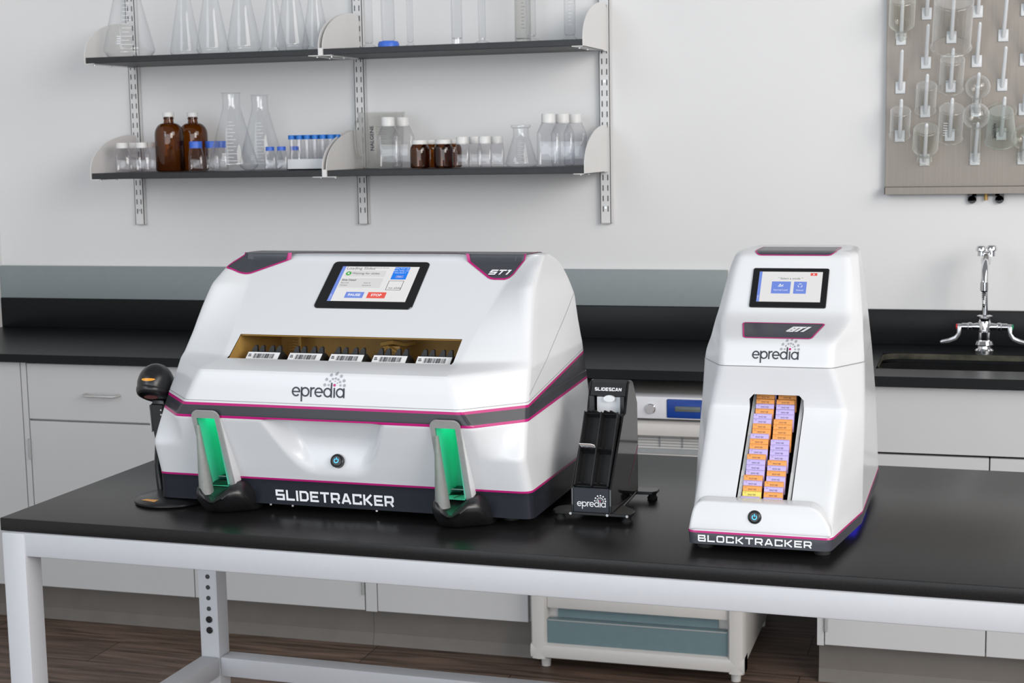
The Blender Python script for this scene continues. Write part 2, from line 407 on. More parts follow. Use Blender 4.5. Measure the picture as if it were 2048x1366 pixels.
def plane_fn(o, ex, ey, lift=0.):
    o, ex, ey = Vector(o), Vector(ex).normalized(), Vector(ey).normalized(); ez = ex.cross(ey).normalized()
    return lambda v: o + ex*v.x + ey*v.y + ez*(v.z+lift)
def dense(mb, step):
    bm = mb.bm; bm.normal_update()
    xs = [v.co.x for v in bm.verts]; ys = [v.co.y for v in bm.verts]
    for ax, lo, hi in ((0, min(xs), max(xs)), (1, min(ys), max(ys))):
        t = lo + step
        while t < hi:
            p = [0, 0, 0]; p[ax] = t; nrm = [0, 0, 0]; nrm[ax] = 1
            bmesh.ops.bisect_plane(bm, geom=bm.verts[:]+bm.edges[:]+bm.faces[:], plane_co=p, plane_no=nrm)
            t += step
    return mb
def conform(mb, tree, direction, lift):
    d = Vector(direction).normalized()
    for v in mb.bm.verts:
        hit = tree.ray_cast(v.co - d*.25, d)
        if hit[0] is not None: v.co = hit[0] - d*lift
    return mb
def wrap(mb, r):
    """bend a flat x-z layout (given as x,y) round a cylinder of radius r, facing -Y"""
    return mb.xf(lambda v: (r*math.sin(v.x/r), -r*math.cos(v.x/r), v.y))

# rounded-polygon rings -------------------------------------------------------
def ring_of(corners, arcn=6, edgen=None):
    """corners: [(x,y,r)...] -> rounded outline with a fixed number of points"""
    n = len(corners); out = []
    C = [Vector((c[0], c[1])) for c in corners]
    segs = []
    for i in range(n):
        p, c, q = C[i-1], C[i], C[(i+1) % n]; r = corners[i][2]
        d0, d1 = (p-c), (q-c); l0, l1 = d0.length, d1.length; d0.normalize(); d1.normalize()
        an = max(.05, math.acos(max(-1, min(1, d0.dot(d1)))))
        t = min(r/math.tan(an/2) if an < PI-.02 else 0, .46*l0, .46*l1); t = max(t, 1e-5)
        A, B = c+d0*t, c+d1*t
        segs.append([A*(1-k/arcn)**2 + c*2*(k/arcn)*(1-k/arcn) + B*(k/arcn)**2 for k in range(arcn+1)])
    for i in range(n):
        out += segs[i]
        e = edgen[i] if edgen else 0
        a, b = segs[i][-1], segs[(i+1) % n][0]
        out += [a + (b-a)*((k+1)/(e+1)) for k in range(e)]
    return out
def keyed(keys, z):
    """piecewise-linear table lookup: keys = [(z, v0, v1 ...)]"""
    if z <= keys[0][0]: return keys[0][1:]
    for a, b in zip(keys[:-1], keys[1:]):
        if z <= b[0]:
            t = (z-a[0])/(b[0]-a[0]); return tuple(x+(y-x)*t for x, y in zip(a[1:], b[1:]))
    return keys[-1][1:]
def smoothed(keys, z, w):
    n = 9; acc = None
    for i in range(n):
        v = keyed(keys, max(keys[0][0], min(keys[-1][0], z + w*(i/(n-1)-.5)*2)))
        acc = v if acc is None else tuple(a+b for a, b in zip(acc, v))
    return tuple(a/n for a in acc)
def cut_hole(bm, planes, inside):
    for co, no in planes:
        bmesh.ops.bisect_plane(bm, geom=bm.verts[:]+bm.edges[:]+bm.faces[:], plane_co=co, plane_no=no, dist=1e-6)
    bm.normal_update()
    dead = [f for f in bm.faces if inside(f.calc_center_median(), f.normal)]
    bmesh.ops.delete(bm, geom=dead, context='FACES')
# ------------------------------------------------------------------ the room
XL = -3.275; XR = 1.75; ZC = 2.95
struct('floor', MB().box(XL-.1, XR+.1, -6.5, .1, -.05, 0), 'floor')
struct('wall_back', MB().box(XL-.1, XR+.1, 0, .1, 0, ZC), 'wall')
struct('wall_left', MB().box(XL-.1, XL, -6.5, 0, 0, ZC), 'wall')

ZT = .849          # worktop height
# worktop with the sink cut-out, one continuous slab
mb = MB(); th = .025
for x0, x1, y0, y1 in ((XL, -.262, -.65, -.002), (-.262, .36, -.212, -.002), (-.262, .36, -.65, -.515), (.36, XR, -.65, -.002)):
    mb.box(x0, x1, y0, y1, ZT-th, ZT)
bmesh.ops.remove_doubles(mb.bm, verts=mb.bm.verts[:], dist=1e-5)
tag(obj('worktop', mb, 'epoxy', ang=20), 'long black epoxy worktop along the wall with a sink cut into it', 'worktop')
tag(obj('backsplash', MB().box(XL, XR, -.022, -.001, ZT, .951, .002), 'epoxy'), 'low black upstand standing on the back of the worktop', 'backsplash')
tag(obj('wall_panel', MB().box(XL+.002, -.733, -.02, -.001, .9515, 1.063, .002), 'greystrip'), 'long blue-grey panel on the wall above the black upstand', 'wall panel')

# sink let into the worktop
sk = thing('sink', 'dark resin sink let into the black worktop below the tap', 'sink', (.05, -.375, .60))
mb = MB()
outl = lambda x0, x1, y0, y1, r, z: [(x, y, z) for x, y in rrect(x0, x1, y0, y1, r, 6)]
mb.loft([outl(-.316, .314, -.144, .166, .05, .2235), outl(-.311, .309, -.139, .1605, .05, .2235), outl(-.306, .304, -.133, .155, .05, .03), outl(-.26, .26, -.10, .10, .05, .012)], cap0=False, cap1=True)
obj('basin', mb, 'sinkm', sk)
obj('drain', MB().cyl(.03, .012, .018), 'sinkm', sk)
mb = MB(); a_ = outl(-.311, .309, -.139, .1605, .05, .2335); b_ = outl(-.311, .309, -.139, .1605, .05, .2488)
mb.loft([a_, b_], False, False)
obj('rim', mb, 'olive', sk)

# tap ---------------------------------------------------------------------------
tp = thing('lab_tap', 'chrome laboratory tap with two wing handles behind the sink', 'tap', (.011, -.165, ZT))
obj('base_flange', MB().lathe([(0, 0), (.026, 0), (.027, .008), (.022, .013), (.021, .02), (.026, .024), (.022, .034), (.012, .036)], 28), 'chrome', tp)
mb = MB()
mb.cyl(.0055, .03, .064, 16, Matrix.Translation((-.011, 0, 0))); mb.cyl(.0055, .03, .064, 16, Matrix.Translation((.011, 0, 0)))
mb.lathe([(.014, .058), (.018, .062), (.018, .085), (.016, .09), (.018, .094), (.018, .099), (.021, .1), (.021, .104), (.012, .107)], 28)
RY = Matrix.Rotation(PI/2, 4, 'Y')
mb.lathe([(0, -.062), (.010, -.061), (.010, -.045), (.012, -.043), (.012, -.035), (.009, -.032), (.011, -.02), (.013, -.01), (.013, .01), (.011, .02), (.009, .032), (.012, .035), (.012, .043), (.010, .045), (.010, .061), (0, .062)], 24, Matrix.Translation((0, 0, .073)) @ RY)
obj('mixer_body', mb, 'chrome', tp)
for s, mt in ((-1, 'red'), (1, 'greenb')):
    mb = MB(); mb.cyl(.008, .06, .072, 18, Matrix.Translation((0, 0, .073)) @ Matrix.Rotation(s*PI/2, 4, 'Y'))
    pts = [(.062, .075), (.073, .074), (.074, .055), (.080, .046), (.098, .038), (.116, .034), (.121, .029), (.116, .025), (.094, .027), (.074, .036), (.064, .050), (.062, .062)]
    mb.prism([(s*p[0], p[1]-.0) for p in pts], 'y', -.009, .009, .003, 2)
    h = obj('wing_handle', mb, 'handlegrey', tp)
    obj('index_button', MB().cyl(.0075, .0725, .0765, 18, Matrix.Translation((0, 0, .073)) @ Matrix.Rotation(s*PI/2, 4, 'Y')), mt, h)
path = [(0, 0, .10), (0, 0, .16), (0, 0, .22), (.001, 0, .252)]
obj('riser', MB().tube(path, [.0085, .0075, .0075, .0075], 16), 'chrome', tp)
mb = MB(); mb.tube([(.002, -.002, .268), (.001, -.03, .276), (0, -.06, .266), (-.002, -.085, .24), (-.003, -.095, .205)], [.010, .0095, .0095, .010, .010], 16)
mb.cyl(.0115, .184, .207, 20, Matrix.Translation((-.003, -.096, 0)))
obj('spout', mb, 'chrome', tp)
nz = [(.0095, .184)]
for i in range(8): nz += [(.0085-.0006*i, .182-.0055*i), (.0062-.0004*i, .1795-.0055*i)]
obj('hose_nozzle', MB().lathe(nz + [(0, .136)], 20, Matrix.Translation((-.003, -.096, 0))), 'chrome', tp)
mb = MB(); mb.lathe([(.008, .245), (.013, .25), (.014, .262), (.011, .268), (.011, .274)], 20)
mb.lathe([(0, .0), (.010, .0), (.010, .012), (.015, .014), (.015, .022), (.011, .028), (0, .03)], 20, Matrix.Translation((-.013, -.012, .272)))
mb.lathe([(0, .0), (.010, .0), (.010, .014), (.015, .016), (.015, .024), (.011, .03), (0, .032)], 20, Matrix.Translation((.015, .01, .27)))
obj('vacuum_breaker', mb, 'chrome', tp)

# base cabinets -------------------------------------------------------------------
YF = -.62
def front(name, x0, x1, z0, z1, parent):
    return obj(name, MB().box(x0+.0015, x1-.0015, YF, YF+.019, z0+.0015, z1-.0015, .0012, 1), 'laminate', parent)
def hinge(x, z, parent):
    mb = MB(); mb.cyl(.0045, z-.032, z+.032, 12, Matrix.Translation((x, YF-.003, 0)), bev=.001)
    for k in (-.02, 0, .02): mb.cyl(.0052, z+k-.004, z+k+.004, 12, Matrix.Translation((x, YF-.003, 0)))
    return obj('hinge', mb, 'alusatin', parent)
def cabinet(label, x0, x1, stiles, ztop=.823):
    t = thing('base_cabinet', label, 'cabinet', ((x0+x1)/2, -.31, 0), 0, 'grey base cabinets under the worktop')
    xm = (x0+x1)/2
    def L(o): o.location = (-xm, .31, 0); return o
    mb = MB(); mb.box(x0, x1, YF+.02, -.012, .118, ztop)
    if ztop < .8: mb.box(x0, x0+.018, YF+.02, -.012, ztop, .823); mb.box(x1-.018, x1, YF+.02, -.012, ztop, .823)
    L(obj('carcass', mb, 'laminate', t, ang=20))
    for a, b in stiles: L(obj('stile', MB().box(a, b, YF, YF+.0195, .118, .822, .001, 1), 'laminate', t))
    L(obj('toe_kick', MB().box(x0, x1, -.56, -.02, .0, .1175), 'kick', t))
    mb = MB(); mb.prism([(-.5605, .0005), (-.571, .0005), (-.567, .012), (-.5625, .03), (-.5605, .035)], 'x', x0, x1)
    L(obj('cove_base', mb, 'kick', t, ang=50))
    return t, L
t, L = cabinet('pale grey cabinet with a drawer above doors at the left wall end', XL+.001, -1.6885, ((XL+.001, -2.80), (-2.797, -2.7785)))
def bar_handle(cx, z, w, parent):
    mb = MB(); y0 = YF
    mb.tube([(cx-w/2, y0, z), (cx-w/2, y0-.016, z), (cx-w/2+.006, y0-.025, z-.001), (cx-w/2+.018, y0-.028, z-.001), (cx, y0-.029, z-.001), (cx+w/2-.018, y0-.028, z-.001), (cx+w/2-.006, y0-.025, z-.001), (cx+w/2, y0-.016, z), (cx+w/2, y0, z)], .0045, 12)
    return obj('handle', mb, 'alu', parent)
for x0, x1 in ((-2.777, -2.238), (-2.238, -1.689)):
    d = L(front('drawer', x0, x1, .645, .819, t)); bar_handle((x0+x1)/2-.008, .728, .112, d)
    d = L(front('door', x0, x1, .119, .642, t))
    hx = x0-.001 if x0 < -2.5 else x1+.001
    hinge(hx if x0 < -2.5 else x1-.004, .553, d); hinge(hx if x0 < -2.5 else x1-.004, .2, d)
t, L = cabinet('narrow pale grey cabinet between the drawer cabinet and the fridge', -1.6875, -1.195, ((-1.687, -1.652),))
L(front('drawer', -1.651, -1.196, .645, .819, t)); L(front('door', -1.651, -1.196, .119, .642, t))
t, L = cabinet('pale grey sink cabinet to the right of the small fridge', -.399, .44, ((-.399, -.381),), .58)
L(front('apron_panel', -.380, .439, .645, .819, t))
d = L(front('door', -.380, .029, .119, .642, t)); hinge(-.376, .19, d); hinge(-.376, .56, d)
L(front('door', .029, .439, .119, .642, t))

# small fridge below the worktop -----------------------------------------------------
FX0, FX1 = -1.178, -.585; fxm = (FX0+FX1)/2
fr = thing('fridge', 'small glass door laboratory fridge under the black worktop', 'fridge', (fxm, -.36, 0))
def LF(o): o.location = (-fxm, .36, 0); return o
mb = MB(); mb.box(FX0+.008, FX1-.008, -.60, -.06, .035, .775, .006); mb.box(FX0+.03, FX1-.03, -.625, -.59, .07, .70)
LF(obj('cabinet_body', mb, 'fridge', fr))
cp = LF(obj('control_panel', MB().box(FX0+.004, FX1-.004, -.668, -.59, .721, .782, .006), 'fridgetop', fr))
obj('lock', MB().cyl(.0135, -.012, .010, 24, Matrix.Translation((-.833, -.667, .75)) @ Matrix.Rotation(PI/2, 4, 'X'), bev=.002), 'chrome', cp)
obj('display_plate', MB().box(-.79, -.598, -.671, -.667, .7265, .7765, .003), 'bluepanel', cp)
obj('readout', MB().box(-.768, -.700, -.6725, -.670, .744, .758, .001), 'lcd', cp)
# door frame: mitred rounded bars
dr = LF(obj('door', MB().box(FX0+.004, FX1-.004, -.62, -.605, .05, .712, .003), 'inside', fr))
mb = MB(); yb = -.636
def rbar(ax, a0, a1, c0, c1):
    w = c1-c0
    pts = [(yb+.028, c0), (yb-.022, c0), (yb-.031, c0+w*.12), (yb-.0345, c0+w*.5), (yb-.031, c0+w*.88), (yb-.022, c1), (yb+.028, c1)]
    if ax == 'x': mb.prism(pts, 'x', a0, a1)
    else: mb.prism([(q[1], q[0]) for q in pts], 'z', a0, a1)
rbar('x', FX0, FX1, .672, .713); rbar('x', FX0, FX1, .035, .079)
rbar('z', .035, .713, FX0, FX0+.045); rbar('z', .035, .713, FX1-.045, FX1)
mb.box(FX0+.045, FX1-.045, -.655, -.62, .178, .225, .004)
obj('door_frame', mb, 'fridge', dr, ang=40)
mb = MB()
for k in range(9): mb.box(FX0+.05+.0615*k, FX0+.0535+.0615*k, -.628, -.622, .638, .672)
for k in range(5): mb.box(FX0+.045, FX1-.045, -.628, -.622, .640+.0075*k, .6415+.0075*k)
mb.box(FX0+.045, FX1-.045, -.632, -.622, .622, .634)
obj('wire_shelf', mb, 'wire', dr)
mb = MB()   # drawer front with a recessed grip along the top
mb.prism([(FX0+.045, .079), (FX1-.045, .079), (FX1-.045, .147), (FX1-.07, .1475), (FX0+.07, .1475), (FX0+.045, .147)], 'y', -.655, -.635, .001, 1)
mb.box(FX0+.072, FX1-.075, -.634, -.624, .148, .178)
obj('drawer_front', mb, 'teal', dr)
mb = MB(); mb.box(FX0+.048, FX1-.048, -.6565, -.6545, .1435, .1465)
obj('drawer_lip', mb, 'alusatin', dr)
mb = MB(); mb.box(FX0+.05, FX1-.05, -.65, -.62, .079, .085)
obj('gasket', mb, 'rubber', dr)
for x in (FX0+.03, FX1-.03):
    for y in (-.615, -.12):
        LF(obj('foot', MB().cyl(.013, 0, .036, 16, Matrix.Translation((x, y, 0)), r1=.015), 'fridge', fr))
# ------------------------------------------------------------------ wall shelving
SX = (-2.713, -1.905, -1.105); SHZ = (1.726, 1.3645); ST_ = .0185; SY = -.312
def standard(x, label):
    t = thing('shelf_standard', label, 'shelf upright', (x, -.003, 1.205), 0, 'slotted uprights on the wall')
    z0, z1 = 0., 1.15; w = .0165; d = .017
    mb = MB()
    mb.box(-w, w, -d, -d+.002, z0, z1); mb.box(-w, -w+.002, -d, 0, z0, z1); mb.box(w-.002, w, -d, 0, z0, z1); mb.box(-w, w, -d, 0, z0-.001, z0+.001)
    obj('channel', mb, 'standard', t, ang=20)
    mb = MB()
    for k in range(35):
        z = .036 + k*.0318
        for s in (-.0075, .0075): mb.box(s-.0016, s+.0016, -d-.0004, -d+.0004, z, z+.017)
    obj('slot_holes', mb, 'slot', t, ang=0)
    for z in (.048, .43, .80): obj('screw', MB().cyl(.0042, -.002, .0005, 12, Matrix.Translation((0, -d-.0008, z)) @ Matrix.Rotation(PI/2, 4, 'X')), 'screw', t)
standard(SX[0], 'leftmost white slotted upright screwed to the wall')
standard(SX[1], 'middle white slotted upright between the shelf bays')
standard(SX[2], 'rightmost white slotted upright screwed to the wall')

def bracket(x, zs, kind, label):
    """curved end plate with a flange carrying the shelf; kind: -1 left end, 0 middle pair, 1 right end"""
    t = thing('shelf_bracket', label, 'shelf bracket', (x, -.17, zs), 0, 'white curved shelf brackets')
    def plate(dx):
        pts = [(-.146, -.002), (-.146, .022)]
        for i in range(1, 15):
            a = i/14.; pts.append((-.146 + .296*a**1.0*0 + .146*0 + .268*(1-math.cos(a*PI/2)) , .022 + .118*math.sin(a*PI/2)))
        pts += [(.135, .139), (.146, .125), (.1475, -.002)]
        return pts
    xs = {-1: (0.,), 0: (-.0075, .0055), 1: (0.,)}[kind]
    mb = MB()
    for dx in xs: mb.prism(plate(dx), 'x', dx, dx+.002)
    if kind == 0:
        mb.box(-.0065, .0065, -.147, -.140, -.002, .021)
    obj('side_plate', mb, 'bracketwhite', t, ang=30)
    mb = MB()
    for dx in xs:
        if kind == 0: s = -1 if dx < 0 else 1
        else: s = -kind
        a, b = sorted((dx + (0 if s > 0 else .002), dx + s*.032))
        mb.prism([(a, -.146), (b, -.146), (b, .06) if s > 0 else (b, .10), (a, .10) if s > 0 else (a, .06)], 'z', -.0022, -.0002)
    fl = obj('flange', mb, 'bracketwhite', t, ang=30)
    mb = MB()
    for dx in xs:
        s = (-1 if dx < 0 else 1) if kind == 0 else -kind
        for y in (-.115, -.02): mb.cyl(.004, -.006, -.001, 10, Matrix.Translation((dx+s*.017, y, 0)))
    obj('screw', mb, 'screw', t)
for zs, nm in ((SHZ[0], 'upper'), (SHZ[1], 'lower')):
    bracket(SX[0]+.004, zs, -1, f'white curved bracket at the left end of the {nm} shelf')
    bracket(SX[1], zs, 0, f'white curved double bracket in the middle of the {nm} shelf')
    bracket(SX[2]+.008, zs, 1, f'white curved bracket at the right end of the {nm} shelf')
    for a, b, side in ((SX[0]+.0065, SX[1]-.008, 'left'), (SX[1]+.008, SX[2]+.0075, 'right')):
        mb = MB().box(a, b, SY, -.022, zs, zs+ST_, .0012, 1)
        tag(obj('wall_shelf', mb, 'shelf'), f'dark grey {nm} wall shelf board in the {side} bay', 'shelf', 'dark shelf boards on the wall')
ZU, ZLo = SHZ[0]+ST_, SHZ[1]+ST_
CAMX, CAMY = 0., -4.6566
def face_cam(x, y): return math.atan2(CAMX-x, y-CAMY)

# ------------------------------------------------------------------ glassware builders
def fillet_profile(pts, r=.003, k=3):
    out = [pts[0]]
    for i in range(1, len(pts)-1):
        p, c, q = Vector(pts[i-1]), Vector(pts[i]), Vector(pts[i+1])
        t = min(r, (p-c).length*.45, (q-c).length*.45)
        A, B = c+(p-c).normalized()*t, c+(q-c).normalized()*t
        for j in range(k+1):
            u = j/k; v = A*(1-u)**2 + c*2*u*(1-u) + B*u*u; out.append((max(0, v.x), v.y))
    out.append(pts[-1]); return out
def flask_mesh(R, h, rn, neck=.17, wide=False):
    pts = [(0, .002), (R*.80, .0012), (R, h*.075), (rn, h*(1-neck))]
    if wide: pts += [(rn*1.0, h*.93), (rn*1.28, h*.94), (rn*1.28, h*.995), (rn*1.2, h)]
    else: pts += [(rn, h*.985), (rn*1.14, h)]
    return MB().lathe(fillet_profile(pts, R*.10, 5), 40)
def flask_marks(R, h, rn, neck=.17, mt='scale', parent=None):
    mb = MB()
    z0, z1 = h*.13, h*.62
    def rad(z): return R + (rn-R)*(z-h*.075)/(h*(1-neck)-h*.075) + .0006
    def bar(z, a0, a1, t):
        n = 6
        for i in range(n):
            b0, b1 = a0+(a1-a0)*i/n, a0+(a1-a0)*(i+1)/n
            P = [(rad(zz)*math.sin(a), -rad(zz)*math.cos(a), zz) for a, zz in ((b0, z), (b1, z), (b1, z+t), (b0, z+t))]
            mb.poly(P)
    for i in range(12):
        z = z0 + (z1-z0)*i/11.; bar(z, -.30, .02 if i % 2 else .16, h*.0055)
    for i in range(4): bar(h*.14+i*h*.025, -.52, -.34, h*.011)
    return obj('graduation_marks', mb, mt, parent, ang=0)
def erlenmeyer(label, x, y, z, R, h, rn, group, gm='clear', wide=False, marks=True, neck=.17):
    t = thing('erlenmeyer_flask', label, 'flask', (x, y, z), face_cam(x, y), group)
    obj('body', flask_mesh(R, h, rn, neck, wide), gm, t, ang=60)
    if marks: flask_marks(R, h, rn, neck, 'scale', t)
    return t
def knurled_cap(r, h, z, n=36):
    mb = MB(); prof = lambda k: r*(1 if k % 2 else .965)
    A = [[(prof(i)*s*math.cos(2*PI*i/n), prof(i)*s*math.sin(2*PI*i/n), zz) for i in range(n)] for s, zz in ((1, z), (1, z+h*.93), (.94, z+h))]
    return mb.loft(A)
def square_bottle_mesh(w, h, hb, rn, sh=.18):
    """square shouldered bottle body up to the neck: w width, h neck top, hb height of the straight walls"""
    mb = MB(); a = w/2
    R = lambda s, r, z: [(x, y, z) for x, y in rrect(-s, s, -s, s, r, 5)]
    rows = [R(a*.86, a*.3, .0015), R(a*.96, a*.34, .004), R(a, a*.36, .009), R(a, a*.36, hb), R(a*.95, a*.42, hb+(h-hb)*.12), R(rn*1.12, rn*1.1, h-(h-hb)*.30), R(rn, rn*.99, h-(h-hb)*.24), R(rn, rn*.99, h)]
    return mb.loft(rows, cap0=True, cap1=False)
PROTO = {}
def square_bottle(label, x, y, z, w, h, caph, capr, capm, group, hb, kind, capname='cap'):
    key = ('sq', kind)
    if key not in PROTO:
        t = thing('square_bottle', label, 'bottle', (x, y, z), face_cam(x, y), group)
        obj('body', square_bottle_mesh(w, h-caph*.35, hb, capr*.87), 'pet', t, ang=50)
        obj(capname, knurled_cap(capr, caph, h-caph), capm, t)
        PROTO[key] = t; return t
    t = dup(PROTO[key], label, group); t.location = (x, y, z); t.rotation_euler = (0, 0, face_cam(x, y)); return t

# ------------------------------------------------------------------ lower shelf, left bay
z = ZLo + .0004
G = 'small clear bottles with white caps at the left end'
for lab, x, y in (('small clear bottle with white cap, front row, nearest the left bracket', -2.629, -.25), ('small clear bottle with white cap, front row, beside the amber bottles', -2.559, -.25),
                  ('small clear bottle with white cap, back row, nearest the left bracket', -2.642, -.15), ('small clear bottle with white cap, back row, behind the front amber bottle', -2.581, -.15)):
    square_bottle(lab, x, y, z, .050, .0945, .0175, .0195, 'whitecap', G, .056, 'small')
def amber_bottle(label, x, y, R, h):
    t = thing('amber_bottle', label, 'bottle', (x, y, z), face_cam(x, y), 'tall amber bottles on the lower shelf')
    pts = [(0, .003), (R*.88, .0012), (R, .006), (R, h*.62)] + [(R*(.36+.64*math.cos(a)), h*.62+h*.20*math.sin(a)) for a in [PI/2*i/8 for i in range(1, 9)]] + [(R*.33, h*.86), (R*.33, h*.92), (R*.30, h*.95)]
    obj('body', MB().lathe(pts, 40), 'amber', t, ang=60)
    obj('neck_ring', MB().lathe([(R*.33, h*.885), (R*.375, h*.89), (R*.375, h*.905), (R*.33, h*.91)], 28), 'amber', t)
    obj('cap', knurled_cap(R*.395, h*.075, h*.925, 40), 'whitecap', t)
amber_bottle('front tall amber bottle with white cap on the lower shelf', -2.468, -.235, .0455, .187)
amber_bottle('rear tall amber bottle with white cap behind the front one', -2.437, -.135, .0455, .187)
G = 'small clear bottles with blue caps beside the big flask'
for lab, x, y in (('small clear bottle with blue cap right beside the amber bottle', -2.3765, -.235), ('small clear bottle with blue cap, middle of the three by the flask', -2.352, -.175), ('small clear bottle with blue cap seen behind the big flask', -2.354, -.115)):
    square_bottle(lab, x, y, z, .0475, .0945, .0215, .0205, 'bluecap', G, .046, 'bluetall')
G = 'big conical flasks on the lower shelf'
erlenmeyer('front big conical flask with white graduations on the lower shelf', -2.252, -.225, z, .0785, .2435, .0275, G, neck=.19)
erlenmeyer('rear big conical flask standing behind the front one', -2.2165, -.0975, z, .0735, .2385, .0262, G, marks=True, neck=.19)
G = 'tiny clear bottles with blue caps'
for lab, x, y in (('tiny blue-capped bottle nearest the big conical flasks', -2.116, -.245), ('tiny blue-capped bottle in the middle of three', -2.077, -.245), ('tiny blue-capped bottle nearest the white tube rack', -2.058, -.19)):
    square_bottle(lab, x, y, z, .0365, .0735, .0125, .0135, 'bluecap', G, .044, 'tiny')

rk = thing('tube_rack', 'low white rack holding blue-capped tubes on the lower shelf', 'rack', (-1.979, -.20, z), 0)
mb = MB(); mb.box(-.088, .066, -.032, .032, 0, .004); mb.box(-.088, .066, -.032, -.030, 0, .034); mb.box(-.088, .066, .030, .032, 0, .034); mb.box(-.088, -.086, -.032, .032, 0, .034); mb.box(.064, .066, -.032, .032, 0, .034)
obj('tray', mb, 'whiteplastic', rk, ang=20)
pt = None
for r in range(2):
    for k in range(6):
        x, y = -1.979-.076+.0262*k + (.008 if r else 0), -.20-.015+.030*r
        lab = f'blue-capped tube in the white rack, {"front" if r == 0 else "back"} row, {["first","second","third","fourth","fifth","sixth"][k]} from the flasks'
        if pt is None:
            pt = thing('centrifuge_tube', lab, 'tube', (x, y, z+.0045), 0, 'blue-capped tubes in the white rack')
            obj('body', MB().lathe([(0, 0), (.003, .0005), (.0082, .016), (.0082, .094)], 20), 'pet', pt, ang=60)
            obj('cap', knurled_cap(.0112, .013, .090, 24), 'bluetube', pt); q = pt
        else:
            q = dup(pt, lab); q.location = (x, y, z+.0045)

# ------------------------------------------------------------------ lower shelf, right bay
pit = thing('measuring_jug', 'large milky plastic measuring jug with printed scale behind clear bottles', 'jug', (-1.803, -.095, z), face_cam(-1.803, -.095))
R0, R1, hh = .062, .0745, .174
obj('body', MB().lathe([(0, .002), (R0*.93, .0012), (R0, .006), (R0+(R1-R0)*.5, hh*.5), (R1*.985, hh*.98), (R1*1.03, hh)], 40), 'frosted', pit, ang=60)
mb = MB().tube([(-.068, .02, .145), (-.080, .024, .147), (-.085, .026, .12), (-.083, .026, .06), (-.076, .022, .035), (-.060, .016, .035)], .005, 10)
obj('handle', mb, 'frosted', pit)
tx = font_text('NALGENE', .0172, 'LEFT', .0004).xf(lambda v: (-v.y-.026, v.x, 0)).shift(0, .055, 0)
obj('lettering', wrap(dense(tx, .004), .0705), 'ink', pit, ang=0)
mb = MB()
for i in range(14):
    yy = .03+.0075*i; mb.rect(-.016, .004 if i % 2 else .016, yy, yy+.0007)
mb.rect(-.0165, -.0158, .03, .135)
obj('scale_marks', wrap(dense(mb, .004), .0715), 'darkscale', pit, ang=0)
tx = font_text('1000', .0075).shift(.004, .130, 0); obj('scale_figures', wrap(dense(tx, .004), .0725), 'darkscale', pit, ang=0)
G = 'tall square clear bottles beside the jug'
square_bottle('tall clear square bottle with white cap in front of the milky jug', -1.7225, -.245, z, .068, .1555, .0275, .0205, 'whitecap', G, .097, 'tall')
square_bottle('tall clear square bottle with white cap standing behind its twin', -1.708, -.158, z, .068, .1555, .0275, .0205, 'whitecap', G, .097, 'tall')
def amber_jar(label, x, y):
    if 'jar' not in PROTO:
        t = thing('amber_jar', label, 'jar', (x, y, z), face_cam(x, y), 'squat amber jars with white lids')
        R = .0295; h = .0855
        pts = [(0, .003), (R*.88, .0012), (R, .005), (R, h*.66), (R*.93, h*.76), (R*.78, h*.82), (R*.78, h*.9)]
        obj('body', MB().lathe(fillet_profile(pts, .004, 3), 32), 'amber', t, ang=60)
        obj('lid', knurled_cap(R*.86, h*.15, h*.85, 40), 'whitecap', t); PROTO['jar'] = t; return
    t = dup(PROTO['jar'], label); t.location = (x, y, z); t.rotation_euler = (0, 0, face_cam(x, y))
amber_jar('squat amber jar in front beside the tall clear bottles', -1.6245, -.24)
amber_jar('squat amber jar behind the one beside the tall bottles', -1.624, -.15)
amber_jar('squat amber jar in front beside the small white-capped bottles', -1.549, -.24)
amber_jar('squat amber jar behind the one beside the small bottles', -1.551, -.155)
G = 'small clear bottles with white caps near the amber jars'
for lab, x, y in (('small white-capped bottle in front, next to the amber jars', -1.4865, -.25), ('small white-capped bottle behind, next to the amber jars', -1.4745, -.165), ('small white-capped bottle in front, next to the small flask', -1.4165, -.25), ('small white-capped bottle behind, next to the small flask', -1.4045, -.165)):
    square_bottle(lab, x, y, z, .0435, .0925, .0215, .0182, 'whitecap', G, .050, 'mid')
erlenmeyer('small conical flask with a wide collar on the lower shelf', -1.311, -.225, z, .0495, .1235, .0232, None, wide=True, marks=True, neck=.25)
G = 'large square clear bottles by the right bracket'
for lab, x, y in (('large square clear bottle in front by the right bracket', -1.2155, -.264), ('large square clear bottle, second back by the right bracket', -1.196, -.178), ('large square clear bottle at the back by the right bracket', -1.180, -.092)):
    square_bottle(lab, x, y, z, .0685, .154, .0275, .0205, 'whitecap', G, .096, 'large')

